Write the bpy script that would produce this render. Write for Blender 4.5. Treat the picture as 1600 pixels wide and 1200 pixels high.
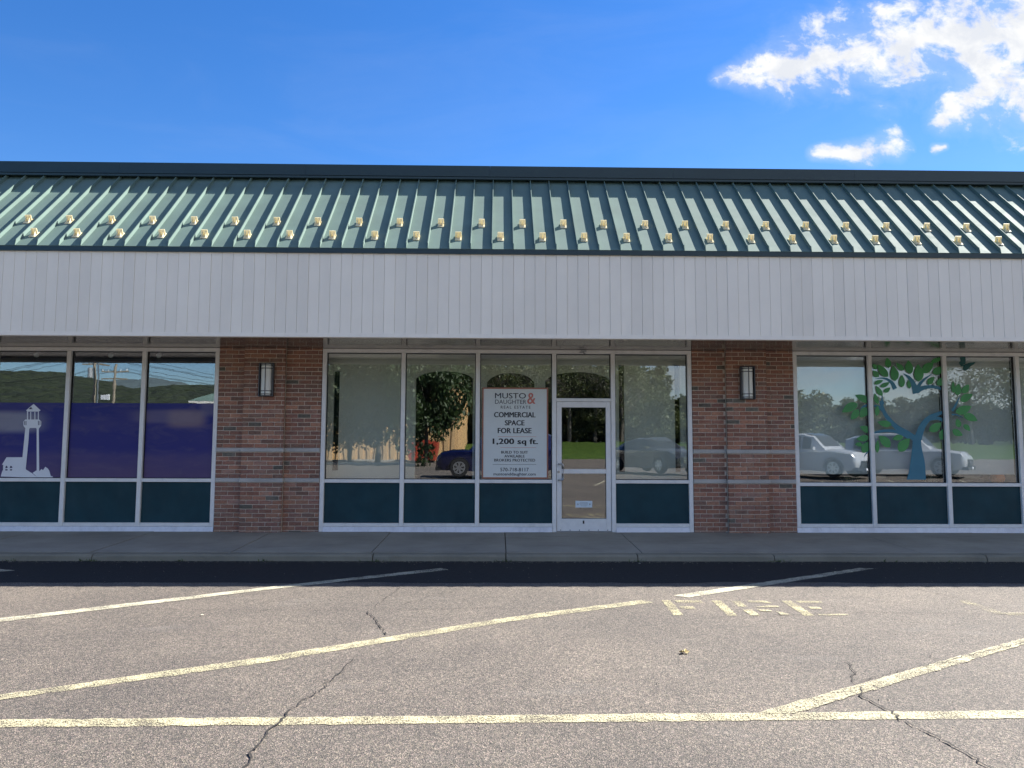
import bpy, bmesh, math, random
import numpy as np
from mathutils import Vector, Matrix

for o in list(bpy.data.objects):
    bpy.data.objects.remove(o, do_unlink=True)
SC = bpy.context.scene
COL = SC.collection
R = math.radians
RNG = random.Random(7)

# ------------------------------------------------------------------ camera
def setup_camera():
    yaw, pitch, roll = R(-1.04), R(4.874), R(0.205)
    fw = Vector((-math.sin(yaw)*math.cos(pitch), math.cos(yaw)*math.cos(pitch), math.sin(pitch)))
    r0 = Vector((math.cos(yaw), math.sin(yaw), 0)); u0 = r0.cross(fw)
    rt = math.cos(roll)*r0 + math.sin(roll)*u0
    up = -math.sin(roll)*r0 + math.cos(roll)*u0
    cd = bpy.data.cameras.new('camera'); co = bpy.data.objects.new('camera', cd)
    COL.objects.link(co)
    M = Matrix(((rt.x, up.x, -fw.x, 0), (rt.y, up.y, -fw.y, -12.52), (rt.z, up.z, -fw.z, 1.483), (0, 0, 0, 1)))
    co.matrix_world = M
    cd.sensor_fit = 'HORIZONTAL'; cd.sensor_width = 36; cd.lens = 36*1202/1600
    cd.clip_start = 0.05; cd.clip_end = 12000
    SC.camera = co
setup_camera()

# ------------------------------------------------------------------ light, sky, exposure
SUN_DIR = Vector((1.0, 0.575, 1.08)).normalized()
SUN_EL = math.asin(SUN_DIR.z)
SUN_AZ = math.atan2(SUN_DIR.x, SUN_DIR.y)          # clockwise from +Y
SUN_STRENGTH, SKY_STRENGTH, CLOUD_STRENGTH = 4.8, 0.066, 0.35
SC.view_settings.view_transform = 'Standard'
SC.view_settings.look = 'None'
SC.view_settings.gamma = 1.0
SC.view_settings.use_curve_mapping = False
SC.view_settings.exposure = 1.6
SC.render.engine = 'CYCLES'
SC.cycles.max_bounces = 8
SC.cycles.transparent_max_bounces = 16

class G:
    """small helper that writes node expressions"""
    def __init__(s, tree): s.t = tree; s.n = tree.nodes; s.l = tree.links
    def put(s, sock, v):
        if isinstance(v, bpy.types.NodeSocket): s.l.new(v, sock)
        else:
            try: sock.default_value = v
            except Exception:
                sock.default_value = (v[0], v[1], v[2], 1.0) if len(v) == 3 else v
    def m(s, op, *a, clamp=False):
        n = s.n.new('ShaderNodeMath'); n.operation = op; n.use_clamp = clamp
        for i, v in enumerate(a): s.put(n.inputs[i], v)
        return n.outputs[0]
    def v(s, op, *a):
        n = s.n.new('ShaderNodeVectorMath'); n.operation = op
        for i, x in enumerate(a): s.put(n.inputs[i], x)
        return n.outputs['Value'] if op in ('LENGTH', 'DOT_PRODUCT', 'DISTANCE') else n.outputs[0]
    def scale(s, vec, k):
        n = s.n.new('ShaderNodeVectorMath'); n.operation = 'SCALE'
        s.put(n.inputs[0], vec); s.put(n.inputs['Scale'], k); return n.outputs[0]
    def xyz(s, x, y, z):
        n = s.n.new('ShaderNodeCombineXYZ')
        for i, q in enumerate((x, y, z)): s.put(n.inputs[i], q)
        return n.outputs[0]
    def sep(s, vec):
        n = s.n.new('ShaderNodeSeparateXYZ'); s.put(n.inputs[0], vec); return n.outputs
    def noise(s, vec, scale, detail=4, rough=.55, dist=0.0):
        n = s.n.new('ShaderNodeTexNoise'); s.put(n.inputs['Vector'], vec)
        n.inputs['Scale'].default_value = scale; n.inputs['Detail'].default_value = detail
        n.inputs['Roughness'].default_value = rough; n.inputs['Distortion'].default_value = dist
        return n.outputs['Fac']
    def voro(s, vec, scale, out='Color', feature='F1'):
        n = s.n.new('ShaderNodeTexVoronoi'); n.feature = feature
        s.put(n.inputs['Vector'], vec); n.inputs['Scale'].default_value = scale
        return n.outputs[out]
    def rng(s, v, a, b, c=0., d=1., smooth=False):
        n = s.n.new('ShaderNodeMapRange'); n.interpolation_type = 'SMOOTHSTEP' if smooth else 'LINEAR'
        for i, q in enumerate((v, a, b, c, d)): s.put(n.inputs[i], q)
        return n.outputs[0]
    def mix(s, f, a, b, mode='MIX'):
        n = s.n.new('ShaderNodeMix'); n.data_type = 'RGBA'; n.blend_type = mode
        s.put(n.inputs[0], f); s.put(n.inputs[6], a); s.put(n.inputs[7], b)
        return n.outputs[2]
    def bump(s, h, strength, dist=.01):
        n = s.n.new('ShaderNodeBump'); s.put(n.inputs['Height'], h)
        n.inputs['Strength'].default_value = strength; n.inputs['Distance'].default_value = dist
        return n.outputs[0]
    def coord(s, kind='Object'):
        n = s.n.new('ShaderNodeTexCoord'); return n.outputs[kind]
    def pos(s):
        return s.n.new('ShaderNodeNewGeometry').outputs['Position']
    def rand(s):
        return s.n.new('ShaderNodeObjectInfo').outputs['Random']

def setup_world():
    w = bpy.data.worlds.new('World'); SC.world = w; w.use_nodes = True
    g = G(w.node_tree); g.n.clear()
    sky = g.n.new('ShaderNodeTexSky'); sky.sky_type = 'NISHITA'; sky.sun_disc = False
    sky.sun_elevation = SUN_EL; sky.sun_rotation = SUN_AZ
    sky.altitude = 300; sky.air_density = 1.0; sky.dust_density = 0.1; sky.ozone_density = 3.0
    d = g.coord('Generated')
    x, y, z = g.sep(d)
    ysafe = g.m('MAXIMUM', y, 0.05)
    u = g.m('DIVIDE', x, ysafe); v = g.m('DIVIDE', z, ysafe)
    p = g.xyz(u, v, 0.0)
    # banks of fair-weather cloud (bearing, slope): capsule from a to b with radius at each end
    banks = [((0.300, 0.505), (0.39, 0.522), 0.012, 0.040), ((0.39, 0.522), (0.52, 0.548), 0.040, 0.062),
             ((0.52, 0.548), (0.76, 0.585), 0.062, 0.085), ((0.640, 0.545), (0.665, 0.492), 0.055, 0.052),
             ((0.665, 0.492), (0.600, 0.447), 0.050, 0.020), ((0.665, 0.492), (0.80, 0.47), 0.05, 0.06),
             ((0.425, 0.398), (0.530, 0.410), 0.010, 0.021),
             ((0.590, 0.408), (0.604, 0.411), 0.007, 0.005), ((0.76, 0.58), (1.3, 0.75), 0.085, 0.2)]
    mask = None
    for a, b, ra, rb in banks:
        ax, ay = a; bx, by = b; L2 = (bx-ax)**2 + (by-ay)**2
        h = g.m('DIVIDE', g.v('DOT_PRODUCT', g.v('SUBTRACT', p, (ax, ay, 0)), (bx-ax, by-ay, 0)), L2, clamp=True)
        q = g.v('ADD', g.scale((bx-ax, by-ay, 0), h), (ax, ay, 0))
        dist = g.v('DISTANCE', p, q)
        r = g.m('ADD', g.m('MULTIPLY', h, rb-ra), ra)
        k = g.m('SUBTRACT', 1.0, g.m('DIVIDE', dist, r))
        mask = k if mask is None else g.m('MAXIMUM', mask, k)
    mask = g.m('MAXIMUM', mask, -1.6)
    pn = g.xyz(g.m('MULTIPLY', u, 0.8), v, 0.3)
    n1 = g.noise(pn, 24, 9, .60, .35); n2 = g.noise(pn, 75, 6, .6, .2)
    f = g.m('ADD', g.m('MULTIPLY', mask, 0.85), g.m('MULTIPLY', g.m('SUBTRACT', n1, .5), 3.2))
    f = g.m('ADD', f, g.m('MULTIPLY', g.m('SUBTRACT', n2, .5), 1.15))
    dens = g.m('MAXIMUM', g.rng(f, -.10, 0.85, 0, 1, True), g.rng(g.m('ADD', g.m('MULTIPLY', mask, .5), g.m('SUBTRACT', n1, .5)), -.42, .5, 0, .30, True))
    dens = g.m('MULTIPLY', dens, g.rng(y, 0.05, 0.12, 0, 1))
    # cirrus, almost none ahead, thickened behind the camera to whiten the fill light
    cir = g.noise(g.v('MULTIPLY', d, (2.2, 2.2, 9.0)), 1.6, 7, .6, .8)
    cirf = g.m('MULTIPLY', g.rng(g.m('ADD', cir, g.m('MULTIPLY', x, .24)), .36, .68, 0, .72, True), g.rng(y, -0.30, 0.10, 1, .04))
    dens = g.m('MAXIMUM', dens, cirf)
    bs = g.n.new('ShaderNodeBackground'); bc = g.n.new('ShaderNodeBackground')
    hs = g.n.new('ShaderNodeHueSaturation'); hs.inputs['Saturation'].default_value = 1.32
    hs.inputs['Hue'].default_value = 0.510
    g.l.new(sky.outputs[0], hs.inputs['Color']); g.l.new(hs.outputs[0], bs.inputs[0]); bs.inputs[1].default_value = SKY_STRENGTH
    n3 = g.noise(pn, 22, 5, .6, .2)
    g.l.new(g.mix(g.rng(n3, .38, .62), (.78, .81, .87, 1), (1.0, 1.0, .99, 1)), bc.inputs[0])
    bc.inputs[1].default_value = CLOUD_STRENGTH
    mx = g.n.new('ShaderNodeMixShader'); g.l.new(dens, mx.inputs[0]); g.l.new(bs.outputs[0], mx.inputs[1]); g.l.new(bc.outputs[0], mx.inputs[2])
    out = g.n.new('ShaderNodeOutputWorld'); g.l.new(mx.outputs[0], out.inputs[0])
setup_world()

def setup_sun():
    ld = bpy.data.lights.new('sun', 'SUN'); ld.energy = SUN_STRENGTH; ld.angle = R(0.5); ld.color = (1, .955, .88)
    lo = bpy.data.objects.new('sun', ld); COL.objects.link(lo)
    lo.rotation_euler = SUN_DIR.to_track_quat('Z', 'Y').to_euler(); lo.location = (20, 10, 30)
setup_sun()

# ------------------------------------------------------------------ materials
def base_mat(name):
    m = bpy.data.materials.new(name); m.use_nodes = True
    g = G(m.node_tree); b = g.n['Principled BSDF']
    return m, g, b

def mat(name, col, rough=.6, metal=0., spec=.5, var=.08, vscale=6., bump=0., bscale=60., rvar=0.0, dirt=None, coat=0., rnd=0.):
    """painted / plain surface with slight uneven colour, optional grain"""
    m, g, b = base_mat(name)
    p = g.pos()
    n = g.noise(p, vscale, 5, .6)
    lo = tuple(c*(1-var) for c in col)+(1,); hi = tuple(min(1, c*(1+var)) for c in col)+(1,)
    c = g.mix(g.rng(n, .3, .7), lo, hi)
    if dirt:
        dn = g.noise(g.v('MULTIPLY', p, (1, 1, .35)), dirt[1], 6, .65)
        c = g.mix(g.m('MULTIPLY', g.rng(dn, .5, .75), dirt[2]), c, dirt[0]+(1,))
    if rnd:
        k = g.rng(g.rand(), 0, 1, 1-rnd, 1+rnd*.4); c = g.mix(1.0, c, g.xyz(k, k, k), 'MULTIPLY')
    g.l.new(c, b.inputs['Base Color'])
    if rvar: g.l.new(g.rng(g.noise(p, vscale*2.3, 4), .3, .7, max(0.02, rough-rvar), min(1, rough+rvar)), b.inputs['Roughness'])
    else: b.inputs['Roughness'].default_value = rough
    b.inputs['Metallic'].default_value = metal
    b.inputs['Specular IOR Level'].default_value = spec
    b.inputs['Coat Weight'].default_value = coat
    if bump: g.l.new(g.bump(g.noise(p, bscale, 4), bump), b.inputs['Normal'])
    return m

def glass_mat(name, r0=.24, tint=(.90, .93, .92), wob=.00035):
    m, g, b = base_mat(name); g.n.remove(b)
    lw = g.n.new('ShaderNodeLayerWeight'); lw.inputs[0].default_value = .5
    f5 = g.m('POWER', lw.outputs['Facing'], 5.0)
    fac = g.m('ADD', g.m('MULTIPLY', f5, 1-r0), r0)
    tr = g.n.new('ShaderNodeBsdfTransparent'); tr.inputs[0].default_value = tint+(1,)
    gl = g.n.new('ShaderNodeBsdfGlossy'); gl.inputs['Roughness'].default_value = .0; gl.inputs[0].default_value = (.95, .97, 1, 1)
    if wob:
        p = g.pos()
        h = g.noise(p, 2.3, 2, .5)
        bp = g.n.new('ShaderNodeBump'); bp.inputs['Strength'].default_value = 1; bp.inputs['Distance'].default_value = wob
        g.l.new(h, bp.inputs['Height']); g.l.new(bp.outputs[0], gl.inputs['Normal'])
    mx = g.n.new('ShaderNodeMixShader')
    g.l.new(fac, mx.inputs[0]); g.l.new(tr.outputs[0], mx.inputs[1]); g.l.new(gl.outputs[0], mx.inputs[2])
    g.l.new(mx.outputs[0], g.n['Material Output'].inputs[0])
    return m

def asphalt_mat():
    m, g, b = base_mat('asphalt')
    p = g.pos()
    v1 = g.sep(g.voro(p, 165, 'Color'))[0]
    v2 = g.sep(g.voro(p, 62, 'Color'))[1]
    n1 = g.noise(p, 260, 2)
    t = g.m('ADD', g.m('MULTIPLY', v1, .74), g.m('MULTIPLY', v2, .26))
    t = g.m('ADD', t, g.m('MULTIPLY', g.m('SUBTRACT', n1, .5), .35))
    c = g.mix(g.rng(t, .12, .62), (.026, .022, .0185, 1), (.112, .093, .075, 1))
    c = g.mix(g.rng(t, .64, .92), c, (.28, .24, .195, 1))
    # stone colour varies: pinkish, grey, ochre chips
    v3 = g.voro(p, 165.0, 'Color')
    c = g.mix(.08, c, g.mix(1.0, c, v3, 'OVERLAY'))
    big = g.noise(p, .55, 5, .6); mid = g.noise(p, 3.1, 4, .6)
    c = g.mix(1.0, c, g.mix(g.rng(big, .32, .68), (.74, .735, .74, 1), (1.16, 1.15, 1.12, 1)), 'MULTIPLY')
    c = g.mix(1.0, c, g.mix(g.rng(mid, .35, .65), (.93, .93, .93, 1), (1.06, 1.06, 1.05, 1)), 'MULTIPLY')
    # pale scuffed dust along the drive lane
    dn = g.noise(g.v('MULTIPLY', p, (.6, 1.6, 1)), 1.1, 6, .7)
    c = g.mix(g.rng(dn, .58, .80, 0, .30), c, (.25, .235, .215, 1))
    g.l.new(c, b.inputs['Base Color']); b.inputs['Roughness'].default_value = .85; b.inputs['Specular IOR Level'].default_value = .8
    h = g.m('ADD', g.voro(p, 165, 'Distance'), g.m('MULTIPLY', g.noise(p, 210, 3), .6))
    g.l.new(g.bump(h, .8, .006), b.inputs['Normal'])
    return m

def paint_mat(name, col, wear=.5):
    """worn road paint: thin film with flakes missing, so that the asphalt below shows through"""
    m, g, b = base_mat(name)
    p = g.pos()
    n = g.noise(p, 95, 4, .7); n2 = g.noise(p, 4.0, 4, .6)
    v = g.sep(g.voro(p, 165, 'Color'))[0]
    a = g.m('ADD', g.m('ADD', g.m('MULTIPLY', n, .55), g.m('MULTIPLY', n2, .5)), g.m('MULTIPLY', v, .28))
    al = g.rng(a, wear-.06, wear+.10)
    c = g.mix(g.rng(n2, .35, .7), tuple(x*.86 for x in col)+(1,), col+(1,))
    g.l.new(c, b.inputs['Base Color']); b.inputs['Roughness'].default_value = .7
    g.l.new(al, b.inputs['Alpha'])
    g.l.new(g.bump(g.voro(p, 165, 'Distance'), .6, .005), b.inputs['Normal'])
    return m

def concrete_mat(name, col):
    m, g, b = base_mat(name)
    p = g.pos()
    n = g.noise(p, 1.3, 6, .65); f = g.noise(p, 90, 3, .7); s = g.noise(g.v('MULTIPLY', p, (.5, 2.5, 1)), 2.2, 5, .7)
    c = g.mix(g.rng(n, .3, .7), tuple(x*.74 for x in col)+(1,), tuple(x*1.1 for x in col)+(1,))
    c = g.mix(g.rng(f, .35, .75, 0, .35), c, tuple(x*.6 for x in col)+(1,))
    c = g.mix(g.rng(s, .56, .74, 0, .55), c, tuple(x*.45 for x in col)+(1,))
    g.l.new(c, b.inputs['Base Color']); b.inputs['Roughness'].default_value = .85
    g.l.new(g.bump(f, .25, .004), b.inputs['Normal'])
    return m

def brick_mat(name, col):
    m, g, b = base_mat(name)
    p = g.pos(); r = g.rand()
    n = g.noise(g.v('MULTIPLY', p, (1, 1, 2.2)), 34, 5, .7); w = g.noise(p, 7, 4, .6)
    c = g.mix(g.rng(n, .32, .7), tuple(x*.62 for x in col)+(1,), tuple(x*1.28 for x in col)+(1,))
    c = g.mix(g.rng(w, .52, .78, 0, .45), c, (.40, .32, .26, 1))
    k = g.rng(r, 0, 1, .78, 1.2)
    c = g.mix(1.0, c, g.xyz(k, k, k), 'MULTIPLY')
    g.l.new(c, b.inputs['Base Color']); b.inputs['Roughness'].default_value = .9
    g.l.new(g.bump(g.noise(p, 120, 4, .7), .5, .004), b.inputs['Normal'])
    return m

def leaf_mat(name, a, b_, c_=None):
    m, g, b = base_mat(name)
    p = g.pos(); n = g.noise(p, .9, 4, .6); v = g.sep(g.voro(p, 6, 'Color'))[0]
    c = g.mix(g.rng(g.m('ADD', g.m('MULTIPLY', n, .6), g.m('MULTIPLY', v, .4)), .25, .75), a+(1,), b_+(1,))
    g.l.new(c, b.inputs['Base Color']); b.inputs['Roughness'].default_value = .55
    b.inputs['Transmission Weight'].default_value = 0
    tl = g.n.new('ShaderNodeBsdfTranslucent'); g.l.new(c, tl.inputs[0])
    mx = g.n.new('ShaderNodeMixShader'); mx.inputs[0].default_value = .3
    g.l.new(b.outputs[0], mx.inputs[1]); g.l.new(tl.outputs[0], mx.inputs[2])
    g.l.new(mx.outputs[0], g.n['Material Output'].inputs[0])
    return m

def film_mat():
    """printed window film: dusk sky in blue and violet with pale light beams and hazy cloud"""
    m, g, b = base_mat('printed_film')
    p = g.pos(); x, y, z = g.sep(p)
    n = g.noise(g.v('MULTIPLY', p, (.55, 1, 1.7)), 1.7, 4, .55, .3)
    navy = (.018, .020, .19, 1); violet = (.080, .060, .20, 1); mauve = (.115, .075, .16, 1)
    t = g.rng(z, 1.0, 2.2)
    c = g.mix(g.rng(g.m('ADD', g.m('MULTIPLY', n, 1.3), g.m('MULTIPLY', t, -.45)), .2, .72), navy, violet)
    c = g.mix(g.rng(t, .40, .05, 0, .65), c, mauve)
    band = g.m('MULTIPLY', g.rng(g.m('ABSOLUTE', g.m('SUBTRACT', z, 1.62)), .10, .28, 1, 0, True), .75)
    c = g.mix(band, c, navy)
    def glow(cx, cz, rx, rz, pw=1.0):
        dx = g.m('DIVIDE', g.m('SUBTRACT', x, cx), rx); dz = g.m('DIVIDE', g.m('SUBTRACT', z, cz), rz)
        d = g.m('POWER', g.m('ADD', g.m('POWER', g.m('ABSOLUTE', dx), 4.0), g.m('POWER', g.m('ABSOLUTE', dz), 4.0)), .25)
        return g.rng(d, .55, 1.15, pw, 0, True)
    c = g.mix(glow(-8.05, 1.90, .78, .19, .62), c, (.40, .40, .42, 1))
    c = g.mix(glow(-5.05, 1.96, .34, .16, .55), c, (.34, .24, .22, 1))
    c = g.mix(glow(-5.35, 2.00, .62, .12, .40), c, (.26, .22, .28, 1))
    c = g.mix(glow(-4.65, 2.15, .22, .16, .4), c, (.22, .20, .26, 1))
    wisp = g.noise(g.v('MULTIPLY', p, (1.0, 1, 3.0)), 2.4, 5, .6, .6)
    c = g.mix(g.rng(wisp, .52, .78, 0, .45), c, (.14, .11, .20, 1))
    g.l.new(c, b.inputs['Base Color']); b.inputs['Roughness'].default_value = .4; b.inputs['Specular IOR Level'].default_value = .3
    return m

def hill_mat():
    m, g, b = base_mat('hill_forest'); p = g.pos()
    v = g.sep(g.voro(p, .16, 'Color'))[0]; d = g.voro(p, .16, 'Distance'); n = g.noise(p, .02, 4, .6)
    c = g.mix(g.m('ADD', g.m('MULTIPLY', v, .6), g.m('MULTIPLY', n, .4)), (.006, .014, .008, 1), (.030, .042, .018, 1))
    g.l.new(c, b.inputs['Base Color']); b.inputs['Roughness'].default_value = .95
    bp = g.n.new('ShaderNodeBump'); bp.inputs['Strength'].default_value = 1; bp.inputs['Distance'].default_value = 4; bp.invert = True
    g.l.new(d, bp.inputs['Height']); g.l.new(bp.outputs[0], b.inputs['Normal'])
    return m

M = {}
M['asphalt'] = asphalt_mat()
M['paint_y'] = paint_mat('worn_yellow_paint', (.49, .445, .285), .625)
M['paint_w'] = paint_mat('worn_white_paint', (.50, .465, .345), .57)
M['paint_faded'] = paint_mat('faded_yellow_paint', (.46, .41, .25), .76)
M['paint_letter'] = paint_mat('letter_paint', (.52, .47, .28), .655)
M['strip_black'] = mat('near_black_strip', (.020, .020, .021), .8, 0, .35, var=.25, vscale=14, bump=.5, bscale=170)  # kerb strip, much darker than the lot asphalt around it
M['crack'] = mat('crack_dark', (.024, .021, .019), .95, var=.3)
M['walk'] = concrete_mat('sidewalk_concrete', (.37, .345, .285))
M['kerb'] = concrete_mat('kerb_concrete', (.27, .25, .19))
M['mortar'] = mat('mortar', (.70, .60, .50), .95, var=.2, vscale=25, bump=.4, bscale=150)
BR = [(0.376, 0.174, 0.118), (0.312, 0.153, 0.110), (0.431, 0.220, 0.145), (0.275, 0.158, 0.118), (0.352, 0.191, 0.144), (0.157, 0.142, 0.115), (0.332, 0.169, 0.130), (0.403, 0.197, 0.130)]
for i, c in enumerate(BR): M['brick%d' % i] = brick_mat('brick_tone_%d' % i, c)
M['stone'] = concrete_mat('cast_stone', (.56, .54, .51))
M['alu'] = mat('white_aluminium', (.86, .85, .83), .38, .0, .5, var=.05, vscale=9, rvar=.08, dirt=((.36, .36, .37), 3.0, .25))
M['alu_flash'] = mat('bright_sill_flashing', (.82, .83, .88), .32, .0, .6, var=.08, vscale=5, rvar=.12, dirt=((.42, .42, .46), 2.2, .5))
M['gasket'] = mat('black_gasket', (.012, .012, .013), .6)
M['spandrel'] = mat('dark_green_spandrel', (.012, .050, .066), .55, 0, .25, var=.22, vscale=1.7, rvar=.10, dirt=((.035, .075, .09), 2.6, .35))
M['glass'] = glass_mat('window_glass', .155)
M['siding'] = mat('siding_paint', (.86, .82, .735), .5, 0, .4, var=.025, vscale=1.6, dirt=((.70, .665, .60), 1.5, .30), rvar=.06, rnd=.06)
M['siding_trim'] = mat('white_trim', (.86, .82, .74), .5, var=.04)
M['soffit'] = mat('soffit_metal', (.17, .155, .135), .12, 0, .8, var=.06, vscale=3, rvar=.05)
M['roof'] = mat('green_roof_metal', (.126, .196, .170), .78, .0, .55, var=.10, vscale=2.2, rvar=.04, dirt=((.15, .205, .185), 2.5, .4), rnd=.05)
M['rib'] = mat('green_seam_metal', (.18, .31, .28), .40, 0, .6, var=.05)
M['trim_green'] = mat('dark_green_trim', (.020, .042, .046), .38, 0, .5, var=.08, vscale=3)
M['guard'] = leaf_mat('cream_snow_guard', (.90, .82, .55), (.95, .88, .66))
M['bronze'] = mat('lamp_bronze', (.085, .09, .10), .4, .5, .5, var=.1)
M['diffuser'] = mat('lamp_diffuser', (.86, .86, .82), .35, 0, .5, var=.03)
M['poster'] = mat('poster_paper', (.72, .76, .74), .5, var=.02)
M['poster_edge'] = mat('poster_border', (.40, .17, .11), .5, var=.08)
M['ink'] = mat('black_ink', (.012, .016, .022), .5)
M['ink_coral'] = mat('coral_ink', (.62, .20, .15), .5)
M['white_vinyl'] = mat('white_vinyl', (.80, .82, .86), .4, var=.02)
M['film'] = film_mat()
M['film_dark'] = mat('film_dark_print', (.03, .028, .09), .4)
M['shade'] = mat('roller_shade', (.84, .84, .81), .8, var=.05, vscale=1.4)
M['decor_trunk'] = mat('teal_board', (.038, .20, .30), .3, var=.06)
M['decor_leaf'] = mat('green_board', (.060, .31, .085), .3, var=.10, vscale=9)
M['decor_fly'] = mat('dark_teal_board', (.015, .10, .10), .25, var=.05)
M['wall_in'] = mat('interior_plaster', (.90, .87, .76), .8, var=.03)
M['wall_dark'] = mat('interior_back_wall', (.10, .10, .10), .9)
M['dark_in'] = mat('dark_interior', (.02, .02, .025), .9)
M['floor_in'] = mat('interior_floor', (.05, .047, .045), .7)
M['steel'] = mat('brushed_steel', (.45, .46, .48), .28, .9, .5, var=.05)
M['notice'] = mat('notice_paper', (.70, .80, .86), .5, var=.02)
M['pumpkin'] = mat('orange_pumpkin', (.90, .22, .03), .5, var=.15)
M['weed'] = leaf_mat('kerb_weed', (.05, .09, .02), (.11, .16, .04))
M['stem'] = mat('dry_stem', (.30, .24, .10), .8)
M['straw'] = mat('dried_grass', (.50, .46, .30), .8)
M['grass'] = leaf_mat('meadow_grass', (.04, .085, .010), (.095, .155, .022))
M['grass_far'] = mat('far_field', (.07, .12, .03), .9, var=.3, vscale=.02)
M['bark'] = mat('bark', (.085, .07, .055), .9, var=.25, vscale=8, bump=.4, bscale=30)
M['leaf_a'] = leaf_mat('leaf_dark', (.018, .040, .012), (.060, .10, .028))
M['leaf_b'] = leaf_mat('leaf_olive', (.04, .06, .02), (.115, .13, .045))
M['leaf_c'] = leaf_mat('leaf_grey_green', (.035, .055, .03), (.10, .13, .065))
M['twig'] = mat('bare_twig', (.095, .085, .07), .9)
M['hill'] = hill_mat()
M['far_hill'] = mat('far_ridge', (.075, .105, .115), .95, var=.12, vscale=.006)
M['tan'] = mat('tan_sheet_metal', (.60, .40, .20), .55, var=.06)
M['tan_trim'] = mat('pale_tan_trim', (.66, .54, .38), .55)
M['wood'] = mat('weathered_pole', (.30, .26, .20), .9, var=.2)
M['grey_steel'] = mat('galvanised_can', (.42, .44, .46), .45, .3)
M['red'] = mat('red_steel', (.36, .05, .025), .5, var=.1)
M['tyre'] = mat('tyre_rubber', (.014, .014, .015), .85)
M['rim'] = mat('wheel_alloy', (.52, .53, .55), .3, .85)
M['car_glass'] = mat('car_glass', (.015, .018, .02), .05, 0, .9)
M['car_blue'] = mat('blue_car_paint', (.006, .010, .065), .22, .3, .6, coat=1.)
M['car_black'] = mat('dark_car_paint', (.03, .034, .04), .22, .3, .6, coat=1.)
M['car_white'] = mat('white_car_paint', (.40, .41, .43), .22, 0, .6, coat=1.)
M['car_trim'] = mat('black_car_trim', (.02, .02, .02), .5)
M['chrome'] = mat('chrome', (.8, .8, .82), .08, 1.)
M['headlamp'] = mat('headlamp_lens', (.7, .72, .75), .1, .2, .8)
M['tail'] = mat('red_lens', (.4, .02, .015), .2)
M['concrete_pale'] = concrete_mat('pale_concrete', (.42, .40, .36))

# ------------------------------------------------------------------ object helpers
def root_offset(par):
    off = Vector((0, 0, 0))
    while par is not None:
        off += par.location; par = par.parent
    return off

def link(o, parent=None):
    COL.objects.link(o)
    if parent is not None: o.parent = parent
    return o

def tag(o, label=None, cat=None, group=None, kind=None):
    if label: o['label'] = label
    if cat: o['category'] = cat
    if group: o['group'] = group
    if kind: o['kind'] = kind
    return o

def thing(name, label, cat, loc=(0, 0, 0), group=None):
    o = bpy.data.objects.new(name, None); o.empty_display_size = .1
    o.location = loc; link(o); tag(o, label, cat, group); return o

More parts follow.
